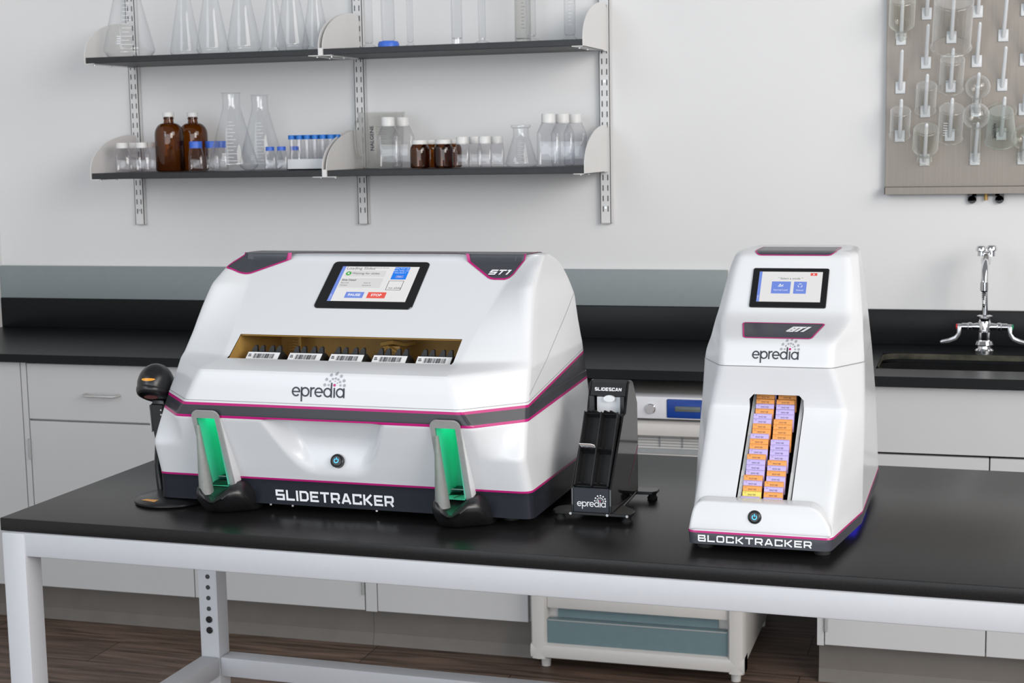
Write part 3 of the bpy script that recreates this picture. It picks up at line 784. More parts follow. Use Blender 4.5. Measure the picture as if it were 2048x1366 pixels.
# ------------------------------------------------------------------ upper shelf
z = ZU + .0004
G = 'tall conical flasks on the upper shelf'
for lab, x, y, R, h in (('large conical flask at the left end of the upper shelf', -2.613, -.205, .082, .29), ('conical flask at the back, second from the left end', -2.472, -.095, .051, .245),
                        ('conical flask in front, third from the left end', -2.319, -.205, .052, .24), ('conical flask in front, left of the middle pair', -2.203, -.22, .054, .245),
                        ('conical flask at the back, between the front pair', -2.155, -.11, .042, .21), ('conical flask in front, nearest the middle bracket', -2.036, -.225, .052, .245),
                        ('conical flask at the back behind the one near the bracket', -2.013, -.10, .045, .23), ):
    erlenmeyer(lab, x, y, z, R, h, R*.36, G, marks=(R > .08))
def cylinder(label, x, y, r, rf, h, foot, gm='clear', scale=None):
    t = thing('graduated_cylinder', label, 'cylinder', (x, y, z), face_cam(x, y), 'graduated cylinders on the upper shelf')
    obj('tube', MB().lathe([(0, .021), (r*.8, .02), (r, .024), (r, h), (r*1.12, h+.004)], 28), gm, t, ang=60)
    if foot == 'blue': obj('foot', MB().lathe([(0, .0), (rf, .0), (rf, .010), (rf*.9, .018), (r*.95, .020), (0, .0205)], 32), 'bluebase', t)
    elif foot == 'none': obj('foot', MB().lathe([(0, .0), (r, .0), (r, .022), (0, .022)], 28), gm, t)
    else: obj('foot', MB().lathe([(0, .001), (rf, .001), (rf, .006), (rf*.7, .012), (r*.75, .018), (r*.75, .024), (0, .024)], 32), gm, t, ang=60)
    if scale:
        mb = MB()
        for i in range(16): mb.rect(-.004, .003 if i % 3 else .007, .05+.0105*i, .0515+.0105*i)
        obj('scale_marks', wrap(mb, r+.0005), scale, t, ang=0)
cylinder('clear graduated cylinder just right of the middle bracket', -1.807, -.17, .0132, .029, .30, 'glass')
cylinder('graduated cylinder standing on a bright blue foot', -1.7155, -.24, .0200, .032, .31, 'blue')
cylinder('thin graduated cylinder right of the blue-footed one', -1.679, -.15, .0098, .017, .27, 'glass')
cylinder('plain straight cylinder in the middle of the right bay', -1.505, -.22, .0163, .018, .29, 'none')
cylinder('thin graduated cylinder right of the plain straight one', -1.449, -.15, .0111, .028, .28, 'glass')
cylinder('wide pale plastic cylinder with a printed scale at the back', -1.336, -.10, .0245, .026, .30, 'none', 'frosted', 'darkscale')
cylinder('clear graduated cylinder in front of the wide plastic one', -1.282, -.20, .0148, .030, .29, 'glass')
cylinder('graduated cylinder nearest the right end bracket', -1.169, -.18, .0165, .027, .25, 'glass', 'clear', 'scale')

# ------------------------------------------------------------------ drying board with pegs
BX0, BX1, BZ0, BZ1 = -.273, .337, 1.288, 2.05
bd = thing('drying_board', 'stainless steel drying board with rows of white pegs on the wall', 'drying board', (BX0, -.002, BZ0))
mb = MB(); W_, H_ = BX1-BX0, BZ1-BZ0
mb.box(0, W_, -.022, 0, .020, H_, .001, 1)
obj('panel', mb, 'steelboard', bd, ang=25)
mb = MB(); mb.prism([(0, 0), (-.046, 0), (-.046, .020), (-.044, .020), (-.044, .002), (-.0, .002)], 'x', 0, W_)
mb.box(0, .002, -.046, 0, 0, .02)
obj('drip_trough', mb, 'steelboard', bd, ang=25)
mb = MB()
for x in (.243, .318): mb.box(x-.012, x+.012, -.012, -.004, -.022, .0); mb.cyl(.0115, -.004, .004, 20, Matrix.Translation((x, -.008, -.018)) @ Matrix.Rotation(PI/2, 4, 'X'))
mb.box(.243, .318, -.012, -.006, -.008, 0.)
br = obj('drain_bracket', mb, 'black', bd)
obj('drain_spout', MB().cyl(.005, -.02, 0, 14, Matrix.Translation((.281, -.012, 0))), 'brass', bd)
PEG = []
for i, x in enumerate((-.233, -.163, -.0945, -.0245, .0455, .1045)):
    for k in range(5):
        zz = (1.4545 if i % 2 == 0 else 1.3855) + .1372*k
        if i == 5: zz += .0
        if zz < 1.99: PEG.append((x, zz, i, k))
PD = Vector((.055, -.55, .83)).normalized(); PL = .128
pm = None
for x, zz, i, k in PEG:
    o_ = Vector((x-BX0, -.022, zz-BZ0))
    if pm is None:
        mb = MB(); mb.box(-.0138, .0138, -.006, 0, -.017, .017, .0015)
        mb.tube([(0, -.004, -.004)] + [tuple(Vector((0, -.004, -.004)) + PD*s) for s in (.03, PL-.004, PL-.001, PL+.001)], [.0062, .0058, .0048, .0036, .0012], 12)
        pm = obj('peg', mb, 'whiteplastic', bd); pm.location = o_
    else:
        q = pm.copy(); COL.objects.link(q); q.parent = bd; q.location = o_
def peg_at(i, k):
    return Vector([(x, -.030, zz-.004) for x, zz, a, b in PEG if a == i and b == k][0])
def hang(name, label, cat, i, k, prof, gm, r_in, s0, lean=0., letter=None, group=None, n=36):
    """glassware slipped mouth-down over a peg; prof runs from the mouth (z=0) to the closed end"""
    P = peg_at(i, k); e = Vector((0, PD.z, -PD.y)) * -1
    e = Vector((0, -.83, -.55)).normalized()
    d = (PD + Vector((lean, 0, 0))).normalized()
    loc = P + d*s0 + e*max(0, r_in-.0075)
    xa = Vector((1, 0, 0)); ya = d.cross(xa).normalized(); xa = ya.cross(d)
    R = Matrix((xa, ya, d)).transposed().to_4x4()
    t = bpy.data.objects.new(name, None); COL.objects.link(t); t.empty_display_size = .05
    t.location = loc; t.rotation_euler = R.to_euler(); tag(t, label, cat, group)
    mb = MB().lathe(fillet_profile(prof, .004, 3), n)
    def torus(r, z, q): mb.lathe([(r+q*math.cos(2*PI*i/8), z+q*math.sin(2*PI*i/8)) for i in range(9)], n)
    torus(prof[0][0], .0012, .0013)
    if 'flask' not in name: torus(max(p_[0] for p_ in prof)*.94, prof[-1][1]-.0015, .0012)
    obj('body', mb, 'clearbright' if gm == 'clear' else gm, t, ang=60)
    if letter: letter(t)
    return t
def beaker(R, h, R2=None):
    R2 = R if R2 is None else R2
    return [(R2*1.06, 0), (R2, .004), (R, h-.004), (R*.9, h), (0, h-.001)]
G = 'beakers drying on pegs'
def jarprof(R, h, rn): return [(rn, 0), (rn*1.08, .003), (rn, .016), (rn, .022), (R, .042), (R, h-.004), (R*.88, h), (0, h-.002)]
def flaskprof(R, hn, rn): return [(rn*1.15, 0), (rn, .004), (rn, hn)] + [(R*math.sin(a), hn+R*.93-R*math.cos(a)) for a in [PI*(.2+.75*i/12) for i in range(13)]] + [(0, hn+R*1.93)]
hang('reagent_bottle', 'clear bottle hung neck down at the upper left of the drying board', 'bottle', 0, 2, jarprof(.0355, .125, .015), 'clearpale', .015, .012)
hang('glass_beaker', 'largest clear beaker on the drying board, near the top', 'beaker', 2, 2, beaker(.053, .145), 'clear', .053, -.0)
hang('glass_beaker', 'clear beaker below the largest one on the drying board', 'beaker', 2, 1, beaker(.033, .098), 'clear', .033, .012, group=G)
hang('glass_beaker', 'narrow clear beaker in the second peg column', 'beaker', 1, 1, beaker(.028, .085), 'clear', .028, .02, group=G)
hang('glass_beaker', 'narrow clear beaker on the lowest peg of the first column', 'beaker', 0, 0, beaker(.028, .085), 'clear', .028, .02, group=G)
hang('wide_mouth_jar', 'clear jar hung neck down at the bottom of the second column', 'jar', 1, 0, jarprof(.0355, .112, .0195), 'clearpale', .0195, .008)
def sc_marks(t):
    mb = MB()
    for q in range(6): mb.rect(-.004, .008, .03+.008*q, .0325+.008*q)
    obj('scale_marks', wrap(mb, .0345).xf(lambda v: (-v.x-.012, v.y, v.z)), 'whiteink', t, ang=0)
hang('glass_beaker', 'clear beaker with white markings on the lowest row, third column', 'beaker', 2, 0, beaker(.0335, .100), 'clear', .0335, .012, letter=sc_marks, group=G)
hang('round_flask', 'small round flask hung above the long-necked one', 'flask', 3, 1, flaskprof(.034, .045, .0125), 'clear', .0125, .008)
hang('round_flask', 'long-necked round flask hung at the bottom of its column', 'flask', 3, 0, flaskprof(.0365, .115, .013), 'clear', .013, .004, lean=-.045)
def nal(t):
    tx = font_text('NALGENE', .011, 'LEFT', .0003).xf(lambda v: (v.y-.02, -v.x+.085, 0))
    obj('lettering', wrap(dense(tx, .004), .0422), 'ink', t, ang=0)
    mb = MB(); mb.rect(-.024, -.0232, .03, .075)
    for q in range(4): mb.rect(-.024, -.014 if q % 2 else -.018, .035+.011*q, .0357+.011*q)
    obj('scale_marks', wrap(mb, .0422), 'ink', t, ang=0)
hang('plastic_beaker', 'pale green plastic beaker with dark print beside the round flasks', 'beaker', 4, 0, beaker(.0335, .100, .0415), 'greenplastic', .0435, .006, lean=-.09, letter=nal)
hang('round_flask', 'round flask on the lowest peg at the edge of the photo', 'flask', 5, 0, flaskprof(.037, .04, .014), 'clearpale', .014, .006)
# ------------------------------------------------------------------ the bench table
TY = -.025; TO = Vector((-1.5369, -2.5193, .86))
UX = Vector((math.cos(TY), math.sin(TY), 0)); VY = Vector((-math.sin(TY), math.cos(TY), 0))
def on_table(u, v, h=0.): return TO + UX*u + VY*v + Vector((0, 0, h))
TW, TD = 1.83, .752
p0 = on_table(0, 0); tb = thing('work_table', 'white steel work table with a black top in front', 'table', (p0.x, p0.y, 0), TY)
HT = .86
obj('table_top', MB().box(-.005, TW, .006, TD, HT-.0215, HT, .0015, 2), 'tabletop', tb)
def steel(name, *a, bev=.004): return obj(name, MB().box(*a, bev, 2), 'whitemetal', tb)
steel('rail', .0, TW, .003, .044, HT-.0625, HT-.0218)
steel('rail', .0, TW, .62, .664, HT-.0625, HT-.0218)
steel('rail', .0005, .0435, .044, .62, HT-.0625, HT-.0218)
steel('rail', TW-.0435, TW-.0005, .044, .62, HT-.0625, HT-.0218)
steel('leg', .0, .0445, .0, .0445, 0, HT-.0222); steel('leg', TW-.0445, TW, .0, .0445, 0, HT-.0222)
lg = steel('leg', .0, .0435, .62, .664, .0, HT-.0222); steel('leg', TW-.0445, TW, .62, .664, 0, HT-.0222)
steel('stretcher', .0005, .043, .044, .6205, HT-.478, HT-.437); steel('stretcher', TW-.043, TW-.0005, .044, .6205, HT-.478, HT-.437)
steel('stretcher', .0435, TW-.0435, .6205, .6635, HT-.478, HT-.437)
RXn = Matrix.Rotation(PI/2, 4, 'X')
mb = MB()
for k in range(7):
    if k != 3: pass
    mb.cyl(.0047, -.0006, .0006, 18, Matrix.Translation((.0235, .6195, HT-.246-.0225*k+.0225)) @ RXn)
obj('height_holes', mb, 'slot', lg)
for z in (HT-.3585, HT-.381):
    mb = MB(); mb.cyl(.0070, 0, .0035, 24, Matrix.Translation((.0235, .6198, z)) @ RXn, bev=.001); mb.lathe([(.0035, .0036), (.0032, .0041), (0, .0041)], 6, Matrix.Translation((.0235, .6198, z)) @ RXn)
    obj('bolt', mb, 'black', lg)

def table_thing(name, label, cat, u, v, group=None):
    return thing(name, label, cat, on_table(u, v), TY, group)

# ------------------------------------------------------------------ slide sorter (the large white machine)
stn = table_thing('slide_sorter', 'large white laboratory machine with a touchscreen and two green-lit chutes', 'lab machine', .54, .35)
V0 = .35
def SL(o, dx=0.): o.location = (dx, -V0, 0); return o          # meshes below are written with v measured from the table front
M['shell'] = banded_white('white shell with charcoal band', (.70, .712, .73), .176-V0+V0, .1915, .108, .165, .1668, .037)
# lower housing
LK = [(.014, .3310, .152, .250, .152), (.056, .3295, .148, .252, .148), (.113, .3270, .127, .2560, .1175), (.167, .3220, .163, .2555, .0872), (.1936, .3190, .1765, .236, .0880)]
EDG = [150, 12, 8, 4, 8, 12]
def st_ring(z, keys, rear, win, inset=0.):
    sx, sv, ix, iv = smoothed(keys, z, win); rx, rv = rear(z, sx)
    c = [(-ix, iv, .02), (ix, iv, .02), (sx, sv, .018), (rx, rv, .03), (-rx, rv, .03), (-sx, sv, .018)]
    if inset:
        cx, cy = 0., .36
        c = [(x-math.copysign(inset, x-cx), y-math.copysign(inset, y-cy), r) for x, y, r in c]
    return [(p.x, p.y, z) for p in ring_of(c, 6, EDG)]
rear_lo = lambda z, sx: (sx-.004, .552)
zs = [.0560 + (.1936-.0560)*i/76 for i in range(77)]
mb = MB(); mb.loft([st_ring(z, LK, rear_lo, .005) for z in zs], True, True)
# scooped grip under the hood, carrying the power button
def smooth(t): t = max(0., min(1., t)); return t*t*(3-2*t)
for v in mb.bm.verts:
    if v.co.y < .155 and .0585 < v.co.z < .1668:
        z = v.co.z; t = (z-.066)/(.1655-.066)
        if t <= 0: continue
        hw = .052 + .056*min(1, t)**.75
        s = smooth((hw - abs(v.co.x-.004))/.030)
        dep = .036*smooth((t-.0)/.70)
        lip = smooth((.1675-z)/.004)
        v.co.y += s*dep*lip
CH = (-.1975, .215)       # chute centres
def st_hole(c, nrm):
    return any(abs(c.x-x) < .0165 for x in CH) and .0575 <= c.z < .1675 and nrm.y < -.3 and c.y < .2
planes = [((x+s*.0165, 0, 0), (1, 0, 0)) for x in CH for s in (-1, 1)] + [((0, 0, .1675), (0, 0, 1))]
cut_hole(mb.bm, planes, st_hole)
SL(obj('lower_housing', mb, 'shell', stn, ang=32))
# skirt
mb = MB(); mb.loft([st_ring(z, LK, rear_lo, .005) for z in [.014 + (.0562-.014)*i/10 for i in range(11)]], True, True)
planes = [((x+s*.0165, 0, 0), (1, 0, 0)) for x in CH for s in (-1, 1)] + [((0, 0, .045), (0, 0, 1))]
cut_hole(mb.bm, planes, lambda c, n: any(abs(c.x-x) < .0165 for x in CH) and c.z > .045 and n.y < -.3 and c.y < .2)
skb = MB(); skb.bm.from_mesh((lambda b: (lambda me: (b.to_mesh(me), me)[1])(bpy.data.meshes.new('t')))(mb.bm))
skirt = SL(obj('skirt', mb, 'skirtdark', stn, ang=32)); sk_tree = BVHTree.FromBMesh(skb.bm)
mb = MB()
R0_ = st_ring(.0558, LK, rear_lo, .005); R1_ = st_ring(.0592, LK, rear_lo, .005)
def grow(r, d):
    n = len(r); out = []
    for i in range(n):
        a, b = Vector(r[i-1][:2]), Vector(r[(i+1) % n][:2]); t = (b-a).normalized(); out.append((r[i][0]+t.y*d, r[i][1]-t.x*d, r[i][2]))
    return out
mb.loft([grow(R0_, .0006), grow(R1_, .0006)], False, False)
cut_hole(mb.bm, [((x+s*.0165, 0, 0), (1, 0, 0)) for x in CH for s in (-1, 1)], lambda c, n: any(abs(c.x-x) < .0165 for x in CH) and c.y < .2)
SL(obj('pinstripe', mb, 'magenta', stn, ang=32))
lt = block_word('SLIDETRACKER', .2095, .0178, .2, .2).xf(lambda v: (v.x-.1115, 0, v.y+.0215))
for v in lt.bm.verts: v.co.z += .0
SL(obj('lettering', conform(lt, sk_tree, (0, 1, 0), .0006), 'whiteink', stn, ang=0))
for x in (-.235, .28):
    for y in (.20, .50): SL(obj('foot', MB().cyl(.014, 0, .016, 20, Matrix.Translation((x, y, 0)), bev=.002), 'rubber', stn))

# hood
HK = [(.1936, .3190, .1765, .236, .0880), (.225, .3155, .198, .2220, .0925), (.2475, .3132, .2105, .2130, .1020), (.2514, .312, .213, .2085, .1640), (.287, .306, .235, .215, .2130), (.33, .3005, .257, .226, .2702),
      (.364, .296, .275, .236, .3155), (.395, .2895, .338, .250, .3574), (.409, .2855, .377, .252, .3760), (.414, .284, .386, .252, .3850)]
RV = [(.19, .552), (.33, .550), (.352, .533), (.382, .505), (.398, .478), (.405, .455), (.410, .436), (.414, .43)]
rear_hi = lambda z, sx: (sx-.005, smoothed(RV, z, .004)[0])
zs = [.1936 + (.409-.1936)*i/86 for i in range(87)]
rings = [st_ring(z, HK, rear_hi, .0045) for z in zs]
for dz, ins in ((.0013, .003), (.0021, .008), (.0025, .016)): rings.append(st_ring(.409+dz, HK, rear_hi, .001, ins))
mb = MB(); mb.loft(rings, True, True)
full = BVHTree.FromBMesh(mb.bm)
OX, OZ0, OZ1 = .1982, .2520, .2872
cut_hole(mb.bm, [((OX, 0, 0), (1, 0, 0)), ((-OX, 0, 0), (1, 0, 0)), ((0, 0, OZ0), (0, 0, 1)), ((0, 0, OZ1), (0, 0, 1))],
         lambda c, n: abs(c.x) < OX and OZ0 < c.z < OZ1 and n.y < -.2 and c.y < .3)
hood = SL(obj('hood', mb, 'shell', stn, ang=32))
mb = dense(MB().ribbon([(.188, .205), (.30, .245), (.43, .293), (.538, .338)], .0011), .004).xf(lambda v: (.40, v.x, v.y))
SL(obj('side_seam', conform(mb, full, (-1, 0, 0), .0004), 'seamgrey', stn, ang=0))
# brass-coloured chamber behind the opening
mb = MB(); pr = [(.1690, .2505), (.1690, .2080), (.365, .2080), (.365, .325), (.262, .315), (.2145, .2845)]
for i in range(len(pr)-1):
    a, b = pr[i], pr[i+1]; mb.poly([(-.1995, a[0], a[1]), (.1995, a[0], a[1]), (.1995, b[0], b[1]), (-.1995, b[0], b[1])])
for s in (-1, 1): mb.poly([(s*.1995, y, z) for y, z in pr])
ch = SL(obj('chamber', mb, 'brass', stn, ang=0))
mb = MB()
for k in range(7): mb.cyl(.0022, 0, .003, 10, Matrix.Translation((-.06+.032*k, .364, .268+.006*((k*3) % 4))) @ RXn)
obj('rivet', mb, 'brass', ch)
mb = MB()
for k in range(14): mb.tube([(-.168, .330, .235+.005*k), (-.158, .326, .2375+.005*k), (-.148, .330, .235+.005*k)], .0014, 6)
mb.box(-.150, -.144, .33, .345, .205, .312); obj('spring', mb, 'brass', ch)
mb = MB(); mb.box(.028, .058, .29, .325, .205, .262); mb.tube([(.026, .285, .266), (.048, .285, .270), (.062, .30, .264), (.07, .325, .264)], .004, 8); mb.tube([(.026, .283, .250), (.04, .28, .262), (.056, .283, .252)], .003, 8)
obj('carriage', mb, 'brass', ch)
# charcoal decals with magenta outline wrapped over the top edge
def offset_poly(pts, d):
    n = len(pts); out = []
    for i in range(n):
        a, b, c = Vector(pts[i-1]), Vector(pts[i]), Vector(pts[(i+1) % n]); d0 = (b-a).normalized(); d1 = (c-b).normalized()
        n0, n1 = Vector((d0.y, -d0.x)), Vector((d1.y, -d1.x)); m = (n0+n1).normalized(); out.append(tuple(b + m*(d/max(.35, m.dot(n0)))))
    return out
def decal_poly(pts, step):
    mb = MB(); mb.poly([(p[0], p[1], 0) for p in pts]); mb.bm.normal_update(); bmesh.ops.triangulate(mb.bm, faces=mb.bm.faces[:]); return dense(mb, step)
cr = lambda P: [q for i in range(len(P)) for q in ([P[i]] if len(P[i]) == 2 else [tuple(Vector(P[i][:2]) + (Vector(P[i-1][:2])-Vector(P[i][:2])).normalized()*P[i][2]), tuple(Vector(P[i][:2]) + (Vector(P[i-1][:2])-Vector(P[i][:2])).normalized()*P[i][2]*.3 + (Vector(P[(i+1) % len(P)][:2])-Vector(P[i][:2])).normalized()*P[i][2]*.3), tuple(Vector(P[i][:2]) + (Vector(P[(i+1) % len(P)][:2])-Vector(P[i][:2])).normalized()*P[i][2])])]
top = cr([(.2085, .3275, .006), (.2420, .3275, .009), (.262, .382), (.262, .47), (-.262, .47), (-.266, .382), (-.286, .330, .006), (-.254, .3275, .006), (-.163, .3715), (-.14, .3800), (.118, .3800), (.140, .3755)])
SL(obj('decal_outline', conform(dense(MB().ribbon(top, .0034, True), .003).shift(0, 0, .35), full, (0, 0, -1), .0012), 'magenta', stn, ang=40))
SL(obj('decal', conform(decal_poly(top, .003).shift(0, 0, .35), full, (0, 0, -1), .0007), 'charcoal', stn, ang=40))
PA, PB = Vector((0, .213, .287)), Vector((0, .376, .408)); EY = (PB-PA).normalized(); NRM = Vector((1, 0, 0)).cross(EY)
def on_panel(mb, x, s, lift): return mb.xf(plane_fn(PA + Vector((x, 0, 0)) + EY*s, (1, 0, 0), EY, lift))
st1 = block_word('ST1', .0345, .0120, .26, .1, shear=.45)
bm_ = on_panel(st1, .2005, .1535, .03); SL(obj('model_lettering', conform(bm_, full, (-NRM.x, -NRM.y, -NRM.z), .0020), 'whiteink', stn, ang=0))
# maker's logo on the rounded front of the hood
def logo(parent, u, x, z, tree, y, loc_fn, mats=('ink', 'greyink', 'magenta')):
    out = []
    for nm, f, mt in (('logo', logo_letters, mats[0]), ('logo_dots', logo_dots, mats[1]), ('logo_point', logo_point, mats[2])):
        mb = dense(f(u), .0025 if tree is not None else .02).xf(lambda v: (v.x+x, y, v.y+z))
        if tree is not None: conform(mb, tree, (0, 1, 0), .0006)
        out.append(loc_fn(obj(nm, mb, mt, parent, ang=0)))
    return out
logo(stn, .01535, -.0455, .2065, full, .09, SL)
# touchscreen on the sloping panel
def touchscreen(parent, loc_fn, put, w, h, th=.004):
    """put(mb, lift): places a flat layout (x right, y up the slope, origin at the centre)"""
    mb = MB(); o_ = rrect(-w/2, w/2, -h/2, h/2, .008, 6)
    mb.loft([[(x, y, 0) for x, y in o_], [(x, y, .0012) for x, y in o_], [(x*.994, y*.991, .0022) for x, y in o_]], True, True)
    return loc_fn(obj('touchscreen', put(mb, 0), 'blackgloss', parent, ang=30))
W1, H1 = .1785, .1180
sc_x, sc_s = .0008, .1255   # centre along the slope
def put1(mb, lift): return on_panel(mb, sc_x, sc_s, lift)
SCR = touchscreen(stn, SL, put1, W1, H1)
def ui(name, mb, mt, put, k, parent): return obj(name, put(mb, .0022+.00025*k), mt, parent, ang=0)
dx0, dx1, dy0, dy1 = -.0688, .0735, -.0425, .0455
DX = lambda t: dx0 + (dx1-dx0)*t
DYy = lambda t: dy0 + (dy1-dy0)*t
def R_(x0, x1, y0, y1, r=0.): return MB().rect(DX(x0), DX(x1), DYy(y0), DYy(y1), 0, r)
ui('display', R_(0, 1, 0, 1), 'disp', put1, 1, SCR)
ui('sidebar', R_(0, .045, 0, 1), 'uiblue', put1, 2, SCR)
ui('status_field', R_(.075, .60, .70, .88), 'uigrey', put1, 2, SCR)
ui('detail_field', R_(.06, .60, .38, .66), 'uigrey', put1, 2, SCR)
ui('pause_button', R_(.20, .435, .09, .26), 'uiblue', put1, 2, SCR)
ui('stop_button', R_(.485, .72, .09, .26), 'uired', put1, 2, SCR)
ui('info_box', R_(.69, .885, .63, .985), 'uisky', put1, 2, SCR)
ui('info_button', R_(.745, .845, .67, .745), 'uiblue', put1, 3, SCR)
ui('status_icon', MB().disc(DX(.118), DYy(.79), .0050, 24), 'uigreen', put1, 3, SCR)
mb = MB(); f = [(DX(.688), DYy(.325)), (DX(.875), DYy(.325)), (DX(.875), DYy(.585)), (DX(.688), DYy(.585))]; mb.ribbon(f, .0009, True)
ui('slide_frame', mb, 'uidark', put1, 3, SCR)
def T_(s, size, x, y, al='LEFT', b=0., sh=0.): return font_text(s, size, al, b, sh).shift(DX(x), DYy(y), 0)
def merge(*L_):
    mb = MB()
    for q in L_: mb.add(q.bm)
    return mb
ui('dark_lettering', merge(T_('Loading Slides', .0094, .065, .905), T_('Waiting for slides', .0072, .165, .765), T_('Slide Detail', .0058, .07, .575, b=.00012), T_('Barcode :', .0042, .075, .50), T_('Multiple :', .0042, .075, .43), T_('Case #:', .0042, .37, .50), T_('Sample #:', .0042, .365, .43), T_('no slide', .0074, .715, .355), T_('Overrun Access', .0040, .43, .94)), 'uidark', put1, 4, SCR)
ui('white_lettering', merge(T_('PAUSE', .0080, .317, .143, 'CENTER', .00025), T_('STOP', .0080, .60, .143, 'CENTER', .00025), T_('Slides Total: 125', .0040, .785, .925, 'CENTER'), T_('Slides Today: 125', .0040, .785, .865, 'CENTER'), T_('Next Rack: 1', .0040, .785, .805, 'CENTER'), T_('Stats', .0038, .795, .692, 'CENTER'), font_text('X', .0056, 'CENTER', .0004).shift(DX(.118), DYy(.79)-.0020, 0)), 'uiwhite', put1, 4, SCR)
ui('sidebar_lettering', font_text('v 3.1.0.2', .0040).xf(lambda v: (DX(.031)-v.y, DYy(.03)+v.x, 0)), 'uiwhite', put1, 4, SCR)
# power button in the scoop
def power_button(parent, loc_fn, o, nrm_deg, r):
    """round black button with a lit symbol; faces -y tilted up by nrm_deg"""
    a = math.radians(nrm_deg)
    Mx = Matrix.Translation(o) @ Matrix.Rotation(PI/2 - a, 4, 'X')
    mb = MB(); mb.lathe([(r*1.12, -.012), (r*1.12, .0004), (r*1.03, .0012), (r, .0012)], 36, Mx)
    rim = loc_fn(obj('power_button', mb, 'black', parent))
    mb = MB(); mb.lathe([(r, .0004), (r*.985, .0022), (r*.80, .0030), (r*.76, .0020), (0, .0020)], 36, Mx)
    obj('button_cap', mb, 'black', rim)
    mb = MB(); mb.ribbon(arc(0, -.0002, r*.36, r*.36, 125, 415, 22), r*.13); mb.ribbon([(0, r*.08), (0, r*.52)], r*.13)
    mb.xf(lambda v: Mx @ Vector((v.x, v.y, .0024)))
    obj('power_symbol', mb, 'blue_led', rim, ang=0)
power_button(stn, SL, (.0075, .1345, .0960), 22, .0098)

# the two slide chutes
def chute(cx):
    A, B = Vector((cx, .0785, .1795)), Vector((cx, .1270, .0440)); ey = (A-B).normalized(); ex = Vector((1, 0, 0)); H = (A-B).length
    F = lambda lift: plane_fn(B, ex, ey, lift)
    w, wi, t = .0245, .0165, .009
    mb = MB()
    out = [(-w, 0)] + [(w, 0)] + [(x, y) for x, y in arc(w-.011, H-.011, .011, .011, 0, 90, 6)] + [(x, y) for x, y in arc(-w+.011, H-.011, .011, .011, 90, 180, 6)]
    inn = [(-wi, .0), (wi, .0), (wi, H-t-.002), (-wi, H-t-.002)]
    # face plate built from strips around the opening, with depth
    for a in (([-w, -wi], [0, H-.013]), ([wi, w], [0, H-.013])):
        mb.box(a[0][0], a[0][1], a[1][0], a[1][1], -.002, .0016)
    topo = [(-w, H-.013), (w, H-.013)] + arc(w-.011, H-.011, .011, .011, 0, 90, 6) + arc(-w+.011, H-.011, .011, .011, 90, 180, 6)
    mb.prism(topo, 'z', -.002, .0016)
    mb.xf(F(0.))
    fr_ = SL(obj('chute_frame', mb, 'alusatin', stn, ang=30))
    # side cheeks down to the sloping shell and the lit lining behind
    mb = MB()
    for s in (-1, 1):
        mb.poly([(cx+s*w*.98, .0825, .166), (cx+s*w*.98, .1270, .0445), (cx+s*w*.98, .160, .0445), (cx+s*w*.98, .140, .09), (cx+s*w*.98, .092, .166)])
    obj('cheek', mb, 'white', fr_, ang=0)
    mb = MB(); yb = .175
    x0, x1 = cx-wi, cx+wi
    mb.poly([(x0, yb, .05), (x1, yb, .05), (x1, yb, .168), (x0, yb, .168)])
    for s in (x0, x1): mb.poly([(s, .117, .05), (s, yb, .05), (s, yb, .168), (s, .082, .168)])
    mb.poly([(x0, .117, .0475), (x1, .117, .0475), (x1, yb, .053), (x0, yb, .053)]); mb.poly([(x0, .082, .168), (x1, .082, .168), (x1, yb, .168), (x0, yb, .168)])
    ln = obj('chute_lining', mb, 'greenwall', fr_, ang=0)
    mb = MB(); mb.box(x1-.004, x1-.001, yb-.012, yb-.006, .062, .166); mb.box(x0+.002, x1-.002, .11, .165, .1645, .1672)
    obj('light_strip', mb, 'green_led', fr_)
    mb = MB(); mb.poly([(x0+.012, .121, .0492), (x0+.0145, .121, .0492), (x1-.002, .168, .0540), (x1-.004, .168, .0540)]); mb.poly([(x0+.014, .15, .0525), (x0+.0165, .15, .0525), (x1-.008, .172, .0546), (x1-.01, .172, .0546)])
    obj('slide_slot', mb, 'slot', fr_, ang=0)
    # tapering half-round guide leaning forward out of the opening
    mb = MB(); rings = []
    for i in range(15):
        q = i/14.
        c = Vector((cx-.0140+.0005*q, .0815+.0180*q, .1555-.117*q)); r = .0030+.0085*q
        rings.append([(c.x + r*1.05*math.cos(a), c.y + r*1.15*math.sin(a) , c.z) for a in [PI + PI*1.22*k/14 - .1 for k in range(15)]])
    Rv = [[mb.bm.verts.new(p) for p in r] for r in rings]
    for a, b in zip(Rv[:-1], Rv[1:]):
        for k in range(14): mb.bm.faces.new((a[k], a[k+1], b[k+1], b[k]))
    bmesh.ops.solidify(mb.bm, geom=mb.bm.faces[:], thickness=.0012)
    obj('slide_guide', mb, 'alu', fr_, ang=50)
    # black moulded foot catching the slides
    mb = MB(); rows = []
    for z, xl, xr, yf, yb2, r in ((.0005, -.031, .046, .125, .185, .012), (.006, -.034, .049, .112, .185, .014), (.018, -.036, .049, .098, .185, .016), (.030, -.035, .048, .086, .18, .018), (.040, -.034, .044, .083, .17, .018), (.048, -.032, .038, .085, .16, .016), (.052, -.027, .032, .092, .15, .012)):
        rows.append([(cx+p.x, p.y, z) for p in ring_of([(xl, yf+.022, r), (-.024, yf, .01), (.003, yf, .012), (xr, yf+.03, r), (xr, yb2, .01), (xl, yb2, .01)], 5, [2]*6)])
    mb.loft(rows, True, True)
    # dished pocket in the top: press the middle down
    for v in mb.bm.verts:
        if v.co.z > .028:
            dx = (v.co.x-(cx+.004))/.020; k = max(0, 1-dx*dx)
            v.co.z -= .020*k*smooth((.135-v.co.y)/.05)*smooth((v.co.z-.028)/.02)
    SL(obj('chute_foot', mb, 'black', stn, ang=55))
